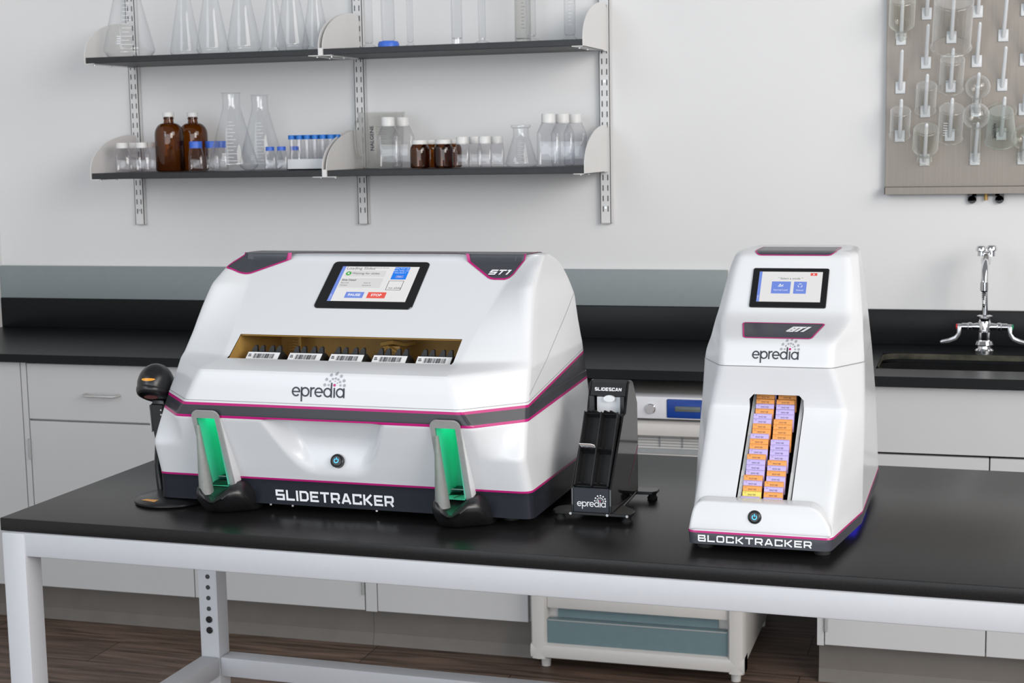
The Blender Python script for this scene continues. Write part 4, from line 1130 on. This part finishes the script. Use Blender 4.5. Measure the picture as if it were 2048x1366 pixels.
for c in CH: chute(c)
for x in (-.125, -.085, .065): SL(obj('skirt_screw', MB().cyl(.0025, .0105, .0145, 10, Matrix.Translation((x, .157, 0))), 'screw', stn))

# slide racks standing inside the chamber -------------------------------------------------
rx = [-.146, -.0695, .005, .081, .1577]
wd = ['first from the left', 'second from the left', 'in the middle', 'second from the right', 'last at the right']
proto = None
def rack_meshes(t):
    def RL(o): o.location = (0, -.235, 0); return o
    mb = MB(); z0 = 0.
    mb.prism([(.1745, 0), (.1745, .0345), (.1965, .0515), (.206, .0515), (.222, .040), (.222, 0)], 'x', -.0305, .0305)
    RL(obj('body', mb, 'blackmatte', t, ang=20))
    mb = MB()
    for q in (-.021, -.008, .010, .023):
        mb.prism([(q-.010, .046), (q+.004, .046), (q+.004, .0608), (q+.0015, .0620), (q-.001, .0610)], 'y', .203, .209)
    RL(obj('teeth', mb, 'blackmatte', t, ang=20))
    pf = plane_fn((0, .1745, .0345), (1, 0, 0), (0, .022, .017), .0006)
    lb = RL(obj('label', MB().rect(-.0293, .0293, .003, .0272).xf(pf), 'paper', t, ang=0))
    mb = MB(); rr = random.Random(3); x = -.017
    while x < .019:
        w = rr.choice((.0004, .0007, .0011)); mb.rect(x, x+w, .0130, .0235); x += w + rr.choice((.0005, .0008, .0012))
    for k in range(9): mb.rect(-.0265+.0012*(k % 5), -.0257+.0012*(k % 5), .0165+.0035*(k//5), .019+.0035*(k//5))
    mb.add(font_text('SLIDE RACK', .0022).shift(-.02, .0085, 0).bm)
    pf = plane_fn((0, .1745, .0345), (1, 0, 0), (0, .022, .017), .0010)
    obj('barcode', mb.xf(pf), 'ink', lb, ang=0)
for x, w_ in zip(rx, wd):
    lab = f'black slide rack with a white barcode label, {w_} in the machine opening'
    P_ = on_table(.54+x, .235, .2084)
    if proto is None:
        proto = thing('slide_rack', lab, 'slide rack', P_, TY, 'slide racks inside the large white machine'); rack_meshes(proto)
    else:
        q = dup(proto, lab); q.location = P_
# ------------------------------------------------------------------ handheld scanner on its stand
sn = table_thing('barcode_scanner', 'black barcode scanner on a round stand left of the large machine', 'scanner', .215, .186)
mb = MB(); mb.lathe([(0, 0), (.062, 0), (.066, .003), (.066, .006), (.060, .0095), (.03, .0122), (0, .0128)], 48)
bs = obj('stand_base', mb, 'black', sn, ang=50)
mb = MB(); mb.poly([(-.033, -.050, .0101), (-.004, -.056, .0095), (-.002, -.045, .0108), (-.026, -.044, .0108)]); mb.shift(0, 0, .0006)
obj('base_sticker', mb, 'orangesticker', bs, ang=0)
obj('stand_neck', MB().tube([(-.045, .035, .009), (-.050, .036, .05), (-.045, .034, .09), (-.034, .027, .125), (-.027, .02, .15)], .0065, 12), 'black', sn)
# holder and pointed grip under the head
mb = MB(); hc = (-.030, .018)
mb.box(hc[0]-.012, hc[0]+.012, hc[1]-.006, hc[1]+.014, .115, .172, .003)
mb.prism([(-.014, .165), (.012, .165), (.008, .115), (-.001, .094), (-.006, .093), (-.012, .125)], 'y', hc[1]-.008, hc[1]+.006, .002, 1, Matrix.Translation((hc[0], 0, 0)))
ho = obj('holder', mb, 'black', sn)
mb = MB(); mb.prism([(-.017, .160), (-.014, .163), (-.011, .118), (-.0125, .116)], 'y', hc[1]-.010, hc[1]-.004, 0, 1, Matrix.Translation((hc[0], 0, 0)))
mb.cyl(.0055, -.009, .010, 16, Matrix.Translation((hc[0]-.002, hc[1], .135)) @ Matrix.Rotation(PI/2, 4, 'Y'))
obj('pivot', mb, 'alusatin', ho)
for z in (.155, .147): obj('screw', MB().cyl(.0016, 0, .002, 10, Matrix.Translation((hc[0]+.008, hc[1]-.008, z)) @ RXn), 'screw', ho)
# head: a helmet-like dome whose open mouth looks forward and down
HC = Vector((-.0265, .004, .1985)); HR = Vector((.0298, .036, .0375))
nn = Vector((0, -.45, -.89)).normalized(); nu = Vector((1, 0, 0)); nv = nn.cross(nu).normalized()
def on_dome(t_, a, k=1.):
    """t_: 0 at the mouth, 1 at the crown (opposite the mouth)"""
    s_ = math.sin(math.radians(28) - math.radians(118)*t_); c_ = math.cos(math.radians(28) - math.radians(118)*t_)
    q = nn*s_ + (nu*math.cos(a) + nv*math.sin(a))*c_
    return Vector((HC.x + q.x*HR.x*k, HC.y + q.y*HR.y*k, HC.z + q.z*HR.z*k))
N_ = 40
AN = [2*PI*k/N_ for k in range(N_)]
mb = MB(); mb.loft([[tuple(on_dome(i/16.*.985, a)) for a in AN] for i in range(17)], False, True)
hd = obj('head', mb, 'black', sn, ang=60)
mb = MB(); mb.loft([[tuple(on_dome(t_, a, k_)) for a in AN] for t_, k_ in ((.10, .99), (.085, 1.045), (.02, 1.075), (-.05, 1.06), (-.08, .99), (-.04, .93), (.05, .90))], False, False)
obj('nose_rim', mb, 'black', hd, ang=60)
mb = MB(); mb.loft([[tuple(on_dome(t_, a, k_)) for a in AN] for t_, k_ in ((.0, .93), (.12, .80), (.2, .5), (.3, .12))], False, True)
obj('window_recess', mb, 'blackmatte', hd, ang=40)
mb = MB(); c_ = HC + Vector((.004, -.0235, -.0165)); mb.loft([[(c_.x+.014*k_*math.cos(a), c_.y+dy_, c_.z+.0035*k_*math.sin(a)) for a in AN] for k_, dy_ in ((1, 0), (.95, -.001))], True, True)
obj('scan_window', mb, 'redglow', hd)
hb = bmesh.new(); hb.from_mesh(hd.data); h_bvh = BVHTree.FromBMesh(hb)
st_ = decal_poly([(HC.x+.004+.0118*math.cos(a), HC.z+.0150+.0023*math.sin(a)) for a in AN], .003).xf(lambda v: (v.x, -.05, v.y))
obj('head_sticker', conform(st_, h_bvh, (0, 1, 0), .0006), 'orangesticker', hd, ang=40)

# ------------------------------------------------------------------ slide scanner (small black unit)
ss = table_thing('slide_scanner', 'small black slide scanning unit between the two white machines', 'slide scanner', .950, .30)
V1 = .30
def S2(o): o.location = (0, -V1, 0); return o
mb = MB(); mb.prism([(-.060, .2095), (.060, .2090), (.064, .213), (.064, .238), (.060, .245), (.038, .27), (.034, .37), (.060, .372), (.066, .380), (.066, .400), (.060, .406), (-.060, .406), (-.066, .40), (-.066, .38), (-.034, .36), (-.036, .26), (-.062, .245), (-.066, .236), (-.066, .215)], 'z', .0115, .0165, .0008, 1)
pl = S2(obj('base_plate', mb, 'black', ss, ang=25))
for x, y in ((-.055, .222), (.055, .222), (.056, .392), (-.056, .392)):
    f_ = obj('rubber_foot', MB().lathe([(0, 0), (.008, 0), (.009, .003), (.0065, .006), (.0065, .009), (.0075, .0112), (0, .0115)], 20, Matrix.Translation((x, y, 0))), 'rubber', pl)
for x in (-.034, .026, .058):
    obj('screw', MB().cyl(.0022, 0, .0022, 12, Matrix.Translation((x, .2097, .0137)) @ RXn), 'screw', pl)
# side walls with the sloping front edge
side = [(.209, .0168), (.209, .055), (.2125, .058), (.292, .158), (.306, .160), (.318, .185), (.328, .205), (.340, .209), (.355, .205), (.384, .165), (.386, .108), (.386, .0168)]
for s in (-1, 1):
    a, b = sorted((s*.0290, s*.0330))
    mb = MB().prism(side, 'x', a, b, .0008, 1)
    w_ = S2(obj('side_wall', mb, 'blackgloss', ss, ang=25))
    mb = MB(); q = s*.0332
    mb.poly([(q, .318, .040), (q, .3205, .0405), (q, .386, .094), (q, .386, .089)])
    obj('stripe', mb, 'magenta', w_, ang=0)
S2(obj('front_plate', MB().box(-.0290, .0290, .2085, .2125, .0168, .0562, .0006, 1), 'navy', ss))
logo(ss, .0079, -.0228, .0262, None, .2080, S2, ('whiteink', 'whiteink', 'magenta'))
mb = MB()
mb.prism([(.318, .186), (.328, .2055), (.340, .2095), (.355, .2055), (.384, .166), (.380, .164), (.352, .200), (.340, .2035), (.331, .200), (.322, .183)], 'x', -.0290, .0290)
mb.box(-.029, -.0225, .310, .322, .135, .186); mb.box(.0225, .029, .310, .322, .135, .186)
cv = S2(obj('top_cover', mb, 'black', ss, ang=30))
ttx = block_word('SLIDESCAN', .0445, .0056, .22, .25).xf(plane_fn((-.0225, .3208, .1930), (1, 0, 0), (0, .010, .0195), .0008))
obj('lettering', ttx, 'whiteink', cv, ang=0)
mb = MB(); mb.box(-.0285, .0285, .352, .356, .06, .19)
S2(obj('back_wall', mb, 'black', ss))
mb = MB(); mb.box(-.0195, .0235, .3225, .3250, .140, .186)
S2(obj('reflector_plate', mb, 'whiteplastic', ss))
mb = MB(); mb.loft([[(.003+.0095*math.cos(a), y_, .1815+.0055*math.sin(a)) for a in [2*PI*k/20 for k in range(20)]] for y_ in (.314, .319)], True, True)
S2(obj('lens_cover', mb, 'whiteplastic', ss))
for x in (-.027, .027):
    S2(obj('pivot_knob', MB().cyl(.0035, -.003, .003, 14, Matrix.Translation((x*1.02, .2985, .1575)) @ Matrix.Rotation(PI/2, 4, 'Y'), bev=.0008), 'black', ss))
# the sloping slide magazine: two lanes, two bays each
mg = table_thing('slide_magazine', 'black two-lane magazine leaning in the small slide scanner', 'slide magazine', .949, .25)
def S3(o): o.location = (0, -.25, 0); return o
A_, B_ = Vector((0, .2135, .0590)), Vector((0, .2800, .1660)); ey = (B_-A_).normalized(); LN = (B_-A_).length
pf = plane_fn(A_, (1, 0, 0), ey, 0)
mb = MB()
for x0, x1 in ((-.0282, -.0266), (-.0008, .0008), (.0262, .0278)): mb.box(x0, x1, 0, LN, -.022, .001)
mb.box(-.028, .0275, 0, LN, -.024, -.022)
for y in (0, LN*.485, LN-.002): mb.box(-.028, .0275, y, y+.0016, -.022, -.006)
fr_m = S3(obj('frame', mb.xf(pf), 'blackmatte', mg, ang=20))
for y in (.002, LN*.485, LN-.001):
    mb = MB(); mb.box(-.0270, .0265, y, y+.0016, -.0075, -.0045)
    for x in (-.0272, -.0003):
        for q in (.006, .0155):
            mb.prism([(x+q-.004, -.006), (x+q+.009, -.006), (x+q+.003, .0045), (x+q, .005)], 'z', 0, .0016, 0, 1, Matrix(((1, 0, 0, 0), (0, 0, 1, y), (0, 1, 0, 0), (0, 0, 0, 1))))
    S3(obj('comb', mb.xf(plane_fn(A_, (1, 0, 0), ey, 0)), 'black', mg, ang=20))
sl = table_thing('glass_slide', 'white and orange ended slide in the left lane of the magazine', 'slide', .949, .25)
mb = MB(); mb.prism([(-.0262, -.004), (-.0262, .0105), (-.0065, .0105), (-.0022, .0062), (-.0022, -.004)], 'z', 0, .0012, 0, 1, Matrix(((1, 0, 0, 0), (0, 0, 1, LN*.485+.004), (0, 1, 0, 0), (0, 0, 0, 1))))
S3(obj('label_end', mb.xf(pf), 'paper', sl, ang=0))
mb = MB(); mb.ribbon([(-.0262, .0112), (-.0065, .0112), (-.0022, .0069)], .0016); mb.xf(lambda v: (v.x, LN*.485+.0036, v.y)); mb.xf(pf)
S3(obj('edge', mb, 'orange', sl, ang=0))

# ------------------------------------------------------------------ block sorter (right machine)
bt = table_thing('block_sorter', 'narrow white laboratory machine full of orange and lilac cassettes', 'lab machine', 1.237, .30)
def SB(o): o.location = (0, -.30, 0); return o
BK = [(.016, .1015, .0700, .1275, .250), (.034, .1035, .0705, .1285, .250), (.0455, .1000, .0815, .1283, .250), (.0753, .1005, .1147, .1280, .255), (.105, .1015, .1478, .1278, .262), (.1860, .1025, .2380, .1270, .290),
      (.1905, .1020, .2397, .1268, .290), (.2545, .0845, .2207, .1245, .300)]
BH = [(.2560, .0840, .2200, .1243, .300), (.270, .0838, .2235, .1225, .305), (.288, .0848, .2330, .1190, .330), (.2955, .0875, .2440, .1180, .335), (.3125, .0960, .3012, .1160, .350), (.322, .0975, .3270, .1145, .358), (.332, .0965, .3385, .113, .365), (.3896, .0915, .3858, .104, .410), (.410, .0885, .4025, .0995, .440), (.416, .087, .414, .098, .452)]
BR = [(.016, .1235), (.04, .1225), (.157, .117), (.243, .109), (.296, .103), (.355, .0957), (.406, .0885), (.42, .086)]
BV = [(.0, .592), (.385, .592), (.405, .585), (.416, .575)]
EB = [30, 6, 6, 6, 6, 6]
def bt_ring(z, keys, win, ins=0., rf=.014):
    fx, fv, kx, kv = smoothed(keys, z, win); rx = smoothed(BR, z, .01)[0]; rv = smoothed(BV, z, .004)[0]
    c = [(-fx, fv, rf), (fx, fv, rf), (kx, kv, .035), (rx, rv, .02), (-rx, rv, .02), (-kx, kv, .035)]
    if ins: c = [(x-math.copysign(ins, x), y-math.copysign(ins, y-.48), r) for x, y, r in c]
    return [(p.x, p.y, z) for p in ring_of(c, 6, EB)]
mb = MB(); mb.loft([bt_ring(z, BK, .004) for z in [.0335 + (.2545-.0335)*i/70 for i in range(71)]], True, True)
SXc, SXw = -.0005, .0410
zt = .2105
cut_hole(mb.bm, [((SXc+SXw, 0, 0), (1, 0, 0)), ((SXc-SXw, 0, 0), (1, 0, 0)), ((0, 0, .070), (0, 0, 1)), ((0, 0, zt), (0, 0, 1)), ((SXc+SXw-.0065, 0, zt), (.76, 0, .65)), ((SXc-SXw+.0065, 0, zt), (-.76, 0, .65))],
         lambda c, n: abs(c.x-SXc) < SXw and .070 < c.z < zt and n.y < 0 and (abs(c.x-SXc)-(SXw-.0065))*.76 + (c.z-zt)*.65 < 0)
SB(obj('housing', mb, 'white', bt, ang=32))
mb = MB(); mb.loft([bt_ring(z, BK, .004) for z in (.0150, .0175, .020, .025, .030, .0318)], True, True)
b_tree = BVHTree.FromBMesh(mb.bm)
SB(obj('skirt', mb, 'charcoal', bt, ang=32))
mb = MB(); mb.loft([grow(bt_ring(.0315, BK, .004), .0004), grow(bt_ring(.0342, BK, .004), .0004)], True, True)
SB(obj('pinstripe', mb, 'magenta', bt, ang=32))
lt = block_word('BLOCKTRACKER', .164, .0098, .21, .2).xf(lambda v: (v.x-.0885, .0, v.y+.0188))
SB(obj('lettering', conform(lt, b_tree, (0, 1, 0), .0006), 'whiteink', bt, ang=0))
mb = MB(); mb.prism([(-.1030, .0345), (.1030, .0345), (.1010, .046), (.0940, .059), (.0850, .070), (.0760, .0755), (.068, .0770), (-.084, .0770), (-.0910, .0745), (-.0960, .069), (-.0990, .060), (-.1015, .046)], 'y', .0700, .1165, .0045, 4)
for v in mb.bm.verts:
    if v.co.y < .1: v.co.y += .0006 + .20*(v.co.z-.0345)
SB(obj('front_lip', mb, 'white', bt, ang=45))
power_button(bt, SB, (-.0068, .0752, .0580), 11, .0088)
for x in (-.085, .085):
    for y in (.11, .54): SB(obj('foot', MB().cyl(.012, 0, .017, 18, Matrix.Translation((x, y, 0)), bev=.002), 'rubber', bt))
# hood
zs = [.2562 + (.409-.2562)*i/60 for i in range(61)]
rings = [bt_ring(z, BH, .0055, 0, .016) for z in zs]
for dz, ins in ((.0035, .0022), (.0060, .0065), (.0072, .014)): rings.append(bt_ring(.409+dz, BH, .001, ins, .016))
mb = MB(); mb.loft(rings, True, True); h_tree = BVHTree.FromBMesh(mb.bm)
SB(obj('hood', mb, 'white', bt, ang=32))
mb = MB(); mb.loft([[(x*.985, .30+(y-.30)*.985, z) for x, y, z in bt_ring(.2540, BK, .002)], [(x*.985, .30+(y-.30)*.985, z) for x, y, z in bt_ring(.2566, BH, .002)]], True, True)
SB(obj('seam', mb, 'alusatin', bt))
# lit name plate on the ledge, grey plate over the top edge
LA, LB = Vector((0, .2453, .2975)), Vector((0, .3012, .3123)); le = (LB-LA).normalized()
def decal_on(name, pts, tree, direction, mt, lift, step=.006, up=.3):
    mb = decal_poly(pts, step).shift(0, 0, up); return SB(obj(name, conform(mb, tree, direction, lift), mt, bt, ang=40))
lcd = cr([(-.0525, .2465, .004), (.0500, .2465, .004), (.0640, .2985, .004), (-.0620, .2985, .004)])
SB(obj('name_plate_outline', conform(dense(MB().ribbon(lcd, .0024, True), .003).shift(0, 0, .33), h_tree, (0, 0, -1), .0009), 'magenta', bt, ang=40))
decal_on('name_plate', lcd, h_tree, (0, 0, -1), 'charcoal', .0006, .003, .33)
b1 = block_word('BT1', .0255, .0185, .26, .1, shear=.55).xf(lambda v: (v.x+.0085, .2668+v.y, .33)); SB(obj('model_lettering', conform(dense(b1, .006), h_tree, (0, 0, -1), .0013), 'whiteink', bt, ang=0))
tpd = cr([(-.0565, .4040, .005), (.0605, .4040, .005), (.066, .4170), (.066, .50), (-.062, .50), (-.062, .4170)])
SB(obj('top_plate_outline', conform(dense(MB().ribbon(tpd, .0024, True), .003).shift(0, 0, .45), h_tree, (0, 0, -1), .0009), 'magenta', bt, ang=40))
decal_on('top_plate', tpd, h_tree, (0, 0, -1), 'charcoal', .0006, .003, .45)
logo(bt, .0118, -.0355, .2668, h_tree, .22, SB)
# touchscreen
QA, QB = Vector((0, .3383, .3321)), Vector((0, .3858, .3896)); qe = (QB-QA).normalized()
def put2(mb, lift): return mb.xf(plane_fn(QA + qe*.0373 + Vector((.0002, 0, 0)), (1, 0, 0), qe, lift+.0002))
W2, H2 = .1200, .0750
mb = MB(); o_ = rrect(-W2/2, W2/2, -H2/2, H2/2, .0028, 4)
mb.loft([[(x, y, -.003) for x, y in o_], [(x, y, .0012) for x, y in o_], [(x*.994, y*.991, .0020) for x, y in o_]], True, True)
S2C = SB(obj('touchscreen', put2(mb, 0), 'blackgloss', bt, ang=30))
dx0, dx1, dy0, dy1 = -.0495, .0505, -.0275, .0300
ui('display', R_(0, 1, 0, 1), 'disp', put2, 1, S2C)
ui('sidebar', R_(0, .045, 0, 1), 'uiblue', put2, 2, S2C)
ui('load_button', R_(.215, .515, .27, .67), 'uiblue', put2, 2, S2C)
ui('reload_button', R_(.565, .765, .27, .67), 'uiblue', put2, 2, S2C)
ui('close_button', R_(.81, .915, .87, .96), 'uired', put2, 2, S2C)
ui('dark_lettering', T_('" Select a mode "', .0056, .50, .735, 'CENTER'), 'uidark', put2, 4, S2C)
def recycle(cx, cy, r):
    mb = MB()
    for k in range(3):
        a = 90+120*k; mb.ribbon(arc(cx, cy, r, r, a-38, a+38, 8), r*.34)
    return mb
def loader(cx, cy, s):
    mb = MB(); mb.ribbon([(cx-s, cy-s*.5), (cx-s*.5, cy+s*.15), (cx+s*.1, cy+s*.15), (cx+s*.5, cy-s*.5)], s*.3, True); mb.ribbon([(cx-s*.4, cy+s*.2), (cx-s*.3, cy+s*.75), (cx+s*.15, cy+s*.2)], s*.26); mb.ribbon([(cx+s*1.2, cy+s*.5), (cx+s*.75, cy), (cx+s*1.2, cy-s*.5)], s*.3); return mb
ui('white_lettering', merge(T_('Normal Load', .0041, .365, .36, 'CENTER'), T_('Reload', .0041, .665, .36, 'CENTER'), recycle(DX(.665), DYy(.535), .0032), loader(DX(.358), DYy(.535), .0035), T_('x', .0040, .862, .893, 'CENTER', .0003)), 'uiwhite', put2, 4, S2C)
ui('sidebar_lettering', font_text('v 1.7.0.2', .0030).xf(lambda v: (DX(.031)-v.y, DYy(.03)+v.x, 0)), 'uiwhite', put2, 4, S2C)
SB(obj('under_light', MB().box(.104, .1185, .26, .44, .0150, .0156), 'underblue', bt))
# cassette well: black trough with aluminium rails
GA, GB = Vector((0, .1105, .0716)), Vector((0, .2640, .2094)); ge = (GB-GA).normalized(); GL = (GB-GA).length
gf = plane_fn(GA, (1, 0, 0), ge, 0)
mb = MB()
mb.box(SXc-SXw-.002, SXc+SXw+.002, -.004, GL+.030, -.048, -.045)
for s in (-1, 1): a, b = sorted((SXc+s*(SXw+.0004), SXc+s*(SXw+.002))); mb.box(a, b, -.004, GL+.030, -.047, -.0012)
mb.box(SXc-SXw, SXc+SXw, -.006, -.003, -.047, -.0035)
obj_w = SB(obj('well', mb.xf(gf), 'blackmatte', bt, ang=20))
mb = MB()
for s in (-1, 1):
    mb = MB()
    c0 = SXc+s*.0365
    for y0, y1, z_ in ((0.002, .058, -.004), (.0585, GL+.006, -.0055)): mb.box(c0-.0026, c0+.0026, y0, y1, z_-.010, z_+.001)
    obj('rail', mb.xf(gf), 'railsilver', obj_w, ang=20)
# cassettes, two columns of twenty-two
CL = 'POOPOPPOOPOOPOPPPOPOYP'; CR = 'POOPPPOOOOPPPPOPOPOPOP'
NUM = ['first','second','third','fourth','fifth','sixth','seventh','eighth','ninth','tenth','eleventh','twelfth','thirteenth','fourteenth','fifteenth','sixteenth','seventeenth','eighteenth','nineteenth','twentieth','twenty-first','twenty-second']
CN = {'P': ('lilac', 'purple'), 'O': ('orange', 'orange'), 'Y': ('yellow', 'yellow')}
step = ge*( (Vector((0, .2624, .2079))-Vector((0, .1138, .0745))).length/20.7 )
cas = {}
def cassette_mesh():
    mb = MB(); mb.prism([(0, 0), (.0026, .0061), (.0069, .0065), (.0069, -.020), (0, -.020)], 'x', -.0138, .0138, .0004, 1); return mb
txt_me = None
for col, seq, xc, nm in ((0, CL, -.0195, 'left'), (1, CR, .0122, 'right')):
    for i, c in enumerate(seq):          # i counts from the top
        k = 21-i
        cname, cm = CN[c]
        lab = f'{cname} tissue cassette, {NUM[k]} from the bottom of the {nm} column'
        if c == 'Y': lab = 'the only yellow tissue cassette, second from the bottom of the left column'
        P = GA + step*k + Vector((xc + (.0016*((k*7+col*3) % 4)/3.-.0008), 0.0016, .0000))
        wp = on_table(1.237+P.x, P.y, P.z)
        if cm not in cas:
            t = thing('tissue_cassette', lab, 'cassette', wp, TY, 'tissue cassettes in the narrow white machine')
            obj('body', cassette_mesh(), cm, t, ang=20)
            mb = MB(); pfn = plane_fn((0, 0, 0), (1, 0, 0), (0, .0026, .0061), .0002)
            q_ = font_text('ER-OHS', .0034).xf(lambda v: (-v.x+.0058, -v.y+.0035, 0)); q2 = font_text('2.1', .0022).xf(lambda v: (-v.x-.0085, -v.y+.0055, 0))
            mb.add(q_.bm); mb.add(q2.bm)
            obj('lettering', mb.xf(pfn), 'ink', t, ang=0)
            cas[cm] = t
        else:
            t = dup(cas[cm], lab); t.location = wp

# ------------------------------------------------------------------ camera and lights
cam = bpy.data.cameras.new('camera'); co = bpy.data.objects.new('camera', cam); COL.objects.link(co); SC.camera = co
yaw, pitch, roll, fpx = .29576, -.12851, -.018494, 3099.87
fwd = Vector((-math.sin(yaw)*math.cos(pitch), math.cos(yaw)*math.cos(pitch), math.sin(pitch))); rt = Vector((math.cos(yaw), math.sin(yaw), 0)); up = rt.cross(fwd)
r2 = rt*math.cos(roll) + up*math.sin(roll); u2 = up*math.cos(roll) - rt*math.sin(roll)
mw = Matrix((r2, u2, -fwd)).transposed().to_4x4(); mw.translation = Vector((0, -4.6566, 1.4602)); co.matrix_world = mw
cam.sensor_fit = 'HORIZONTAL'; cam.sensor_width = 36; cam.lens = 36*fpx/2048; cam.clip_start = .05
cam.dof.use_dof = True; cam.dof.focus_distance = 2.42; cam.dof.aperture_fstop = 18

def area(name, loc, target, sx, sy, power, col):
    l = bpy.data.lights.new(name, 'AREA'); l.shape = 'RECTANGLE'; l.size = sx; l.size_y = sy; l.energy = power; l.color = col
    o = bpy.data.objects.new(name, l); COL.objects.link(o); o.location = loc
    o.rotation_euler = (Vector(target)-Vector(loc)).to_track_quat('-Z', 'Y').to_euler(); return o
area('right_softbox', (3.3, -3.4, 3.2), (-1.0, -.5, 1.15), 2.8, 2.6, 105, (1., .955, .91))
area('left_softbox', (-3.4, -5.8, 3.0), (-1.0, -.9, 1.05), 3.0, 2.6, 78, (.82, .91, 1.))
area('front_fill', (-.6, -9.5, 1.6), (-1.0, 0, 1.2), 9.0, 3.2, 260, (.88, .94, 1.))  # unseen fill light added behind the camera to lift front faces and shadows
area('side_fill', (3.5, -6.0, 2.6), (-.6, -1.9, 1.1), 2.6, 2.2, 160, (1., .955, .92))  # unseen fill light added to brighten the right sides of the machines
w = bpy.data.worlds.new('room light'); SC.world = w; w.use_nodes = True
w.node_tree.nodes['Background'].inputs[0].default_value = (.93, .96, 1., 1); w.node_tree.nodes['Background'].inputs[1].default_value = .23
SC.view_settings.view_transform = 'Standard'; SC.view_settings.look = 'None'; SC.view_settings.gamma = 1; SC.view_settings.exposure = 0.
SC.cycles.max_bounces = 14; SC.cycles.transparent_max_bounces = 40; SC.cycles.use_denoising = True
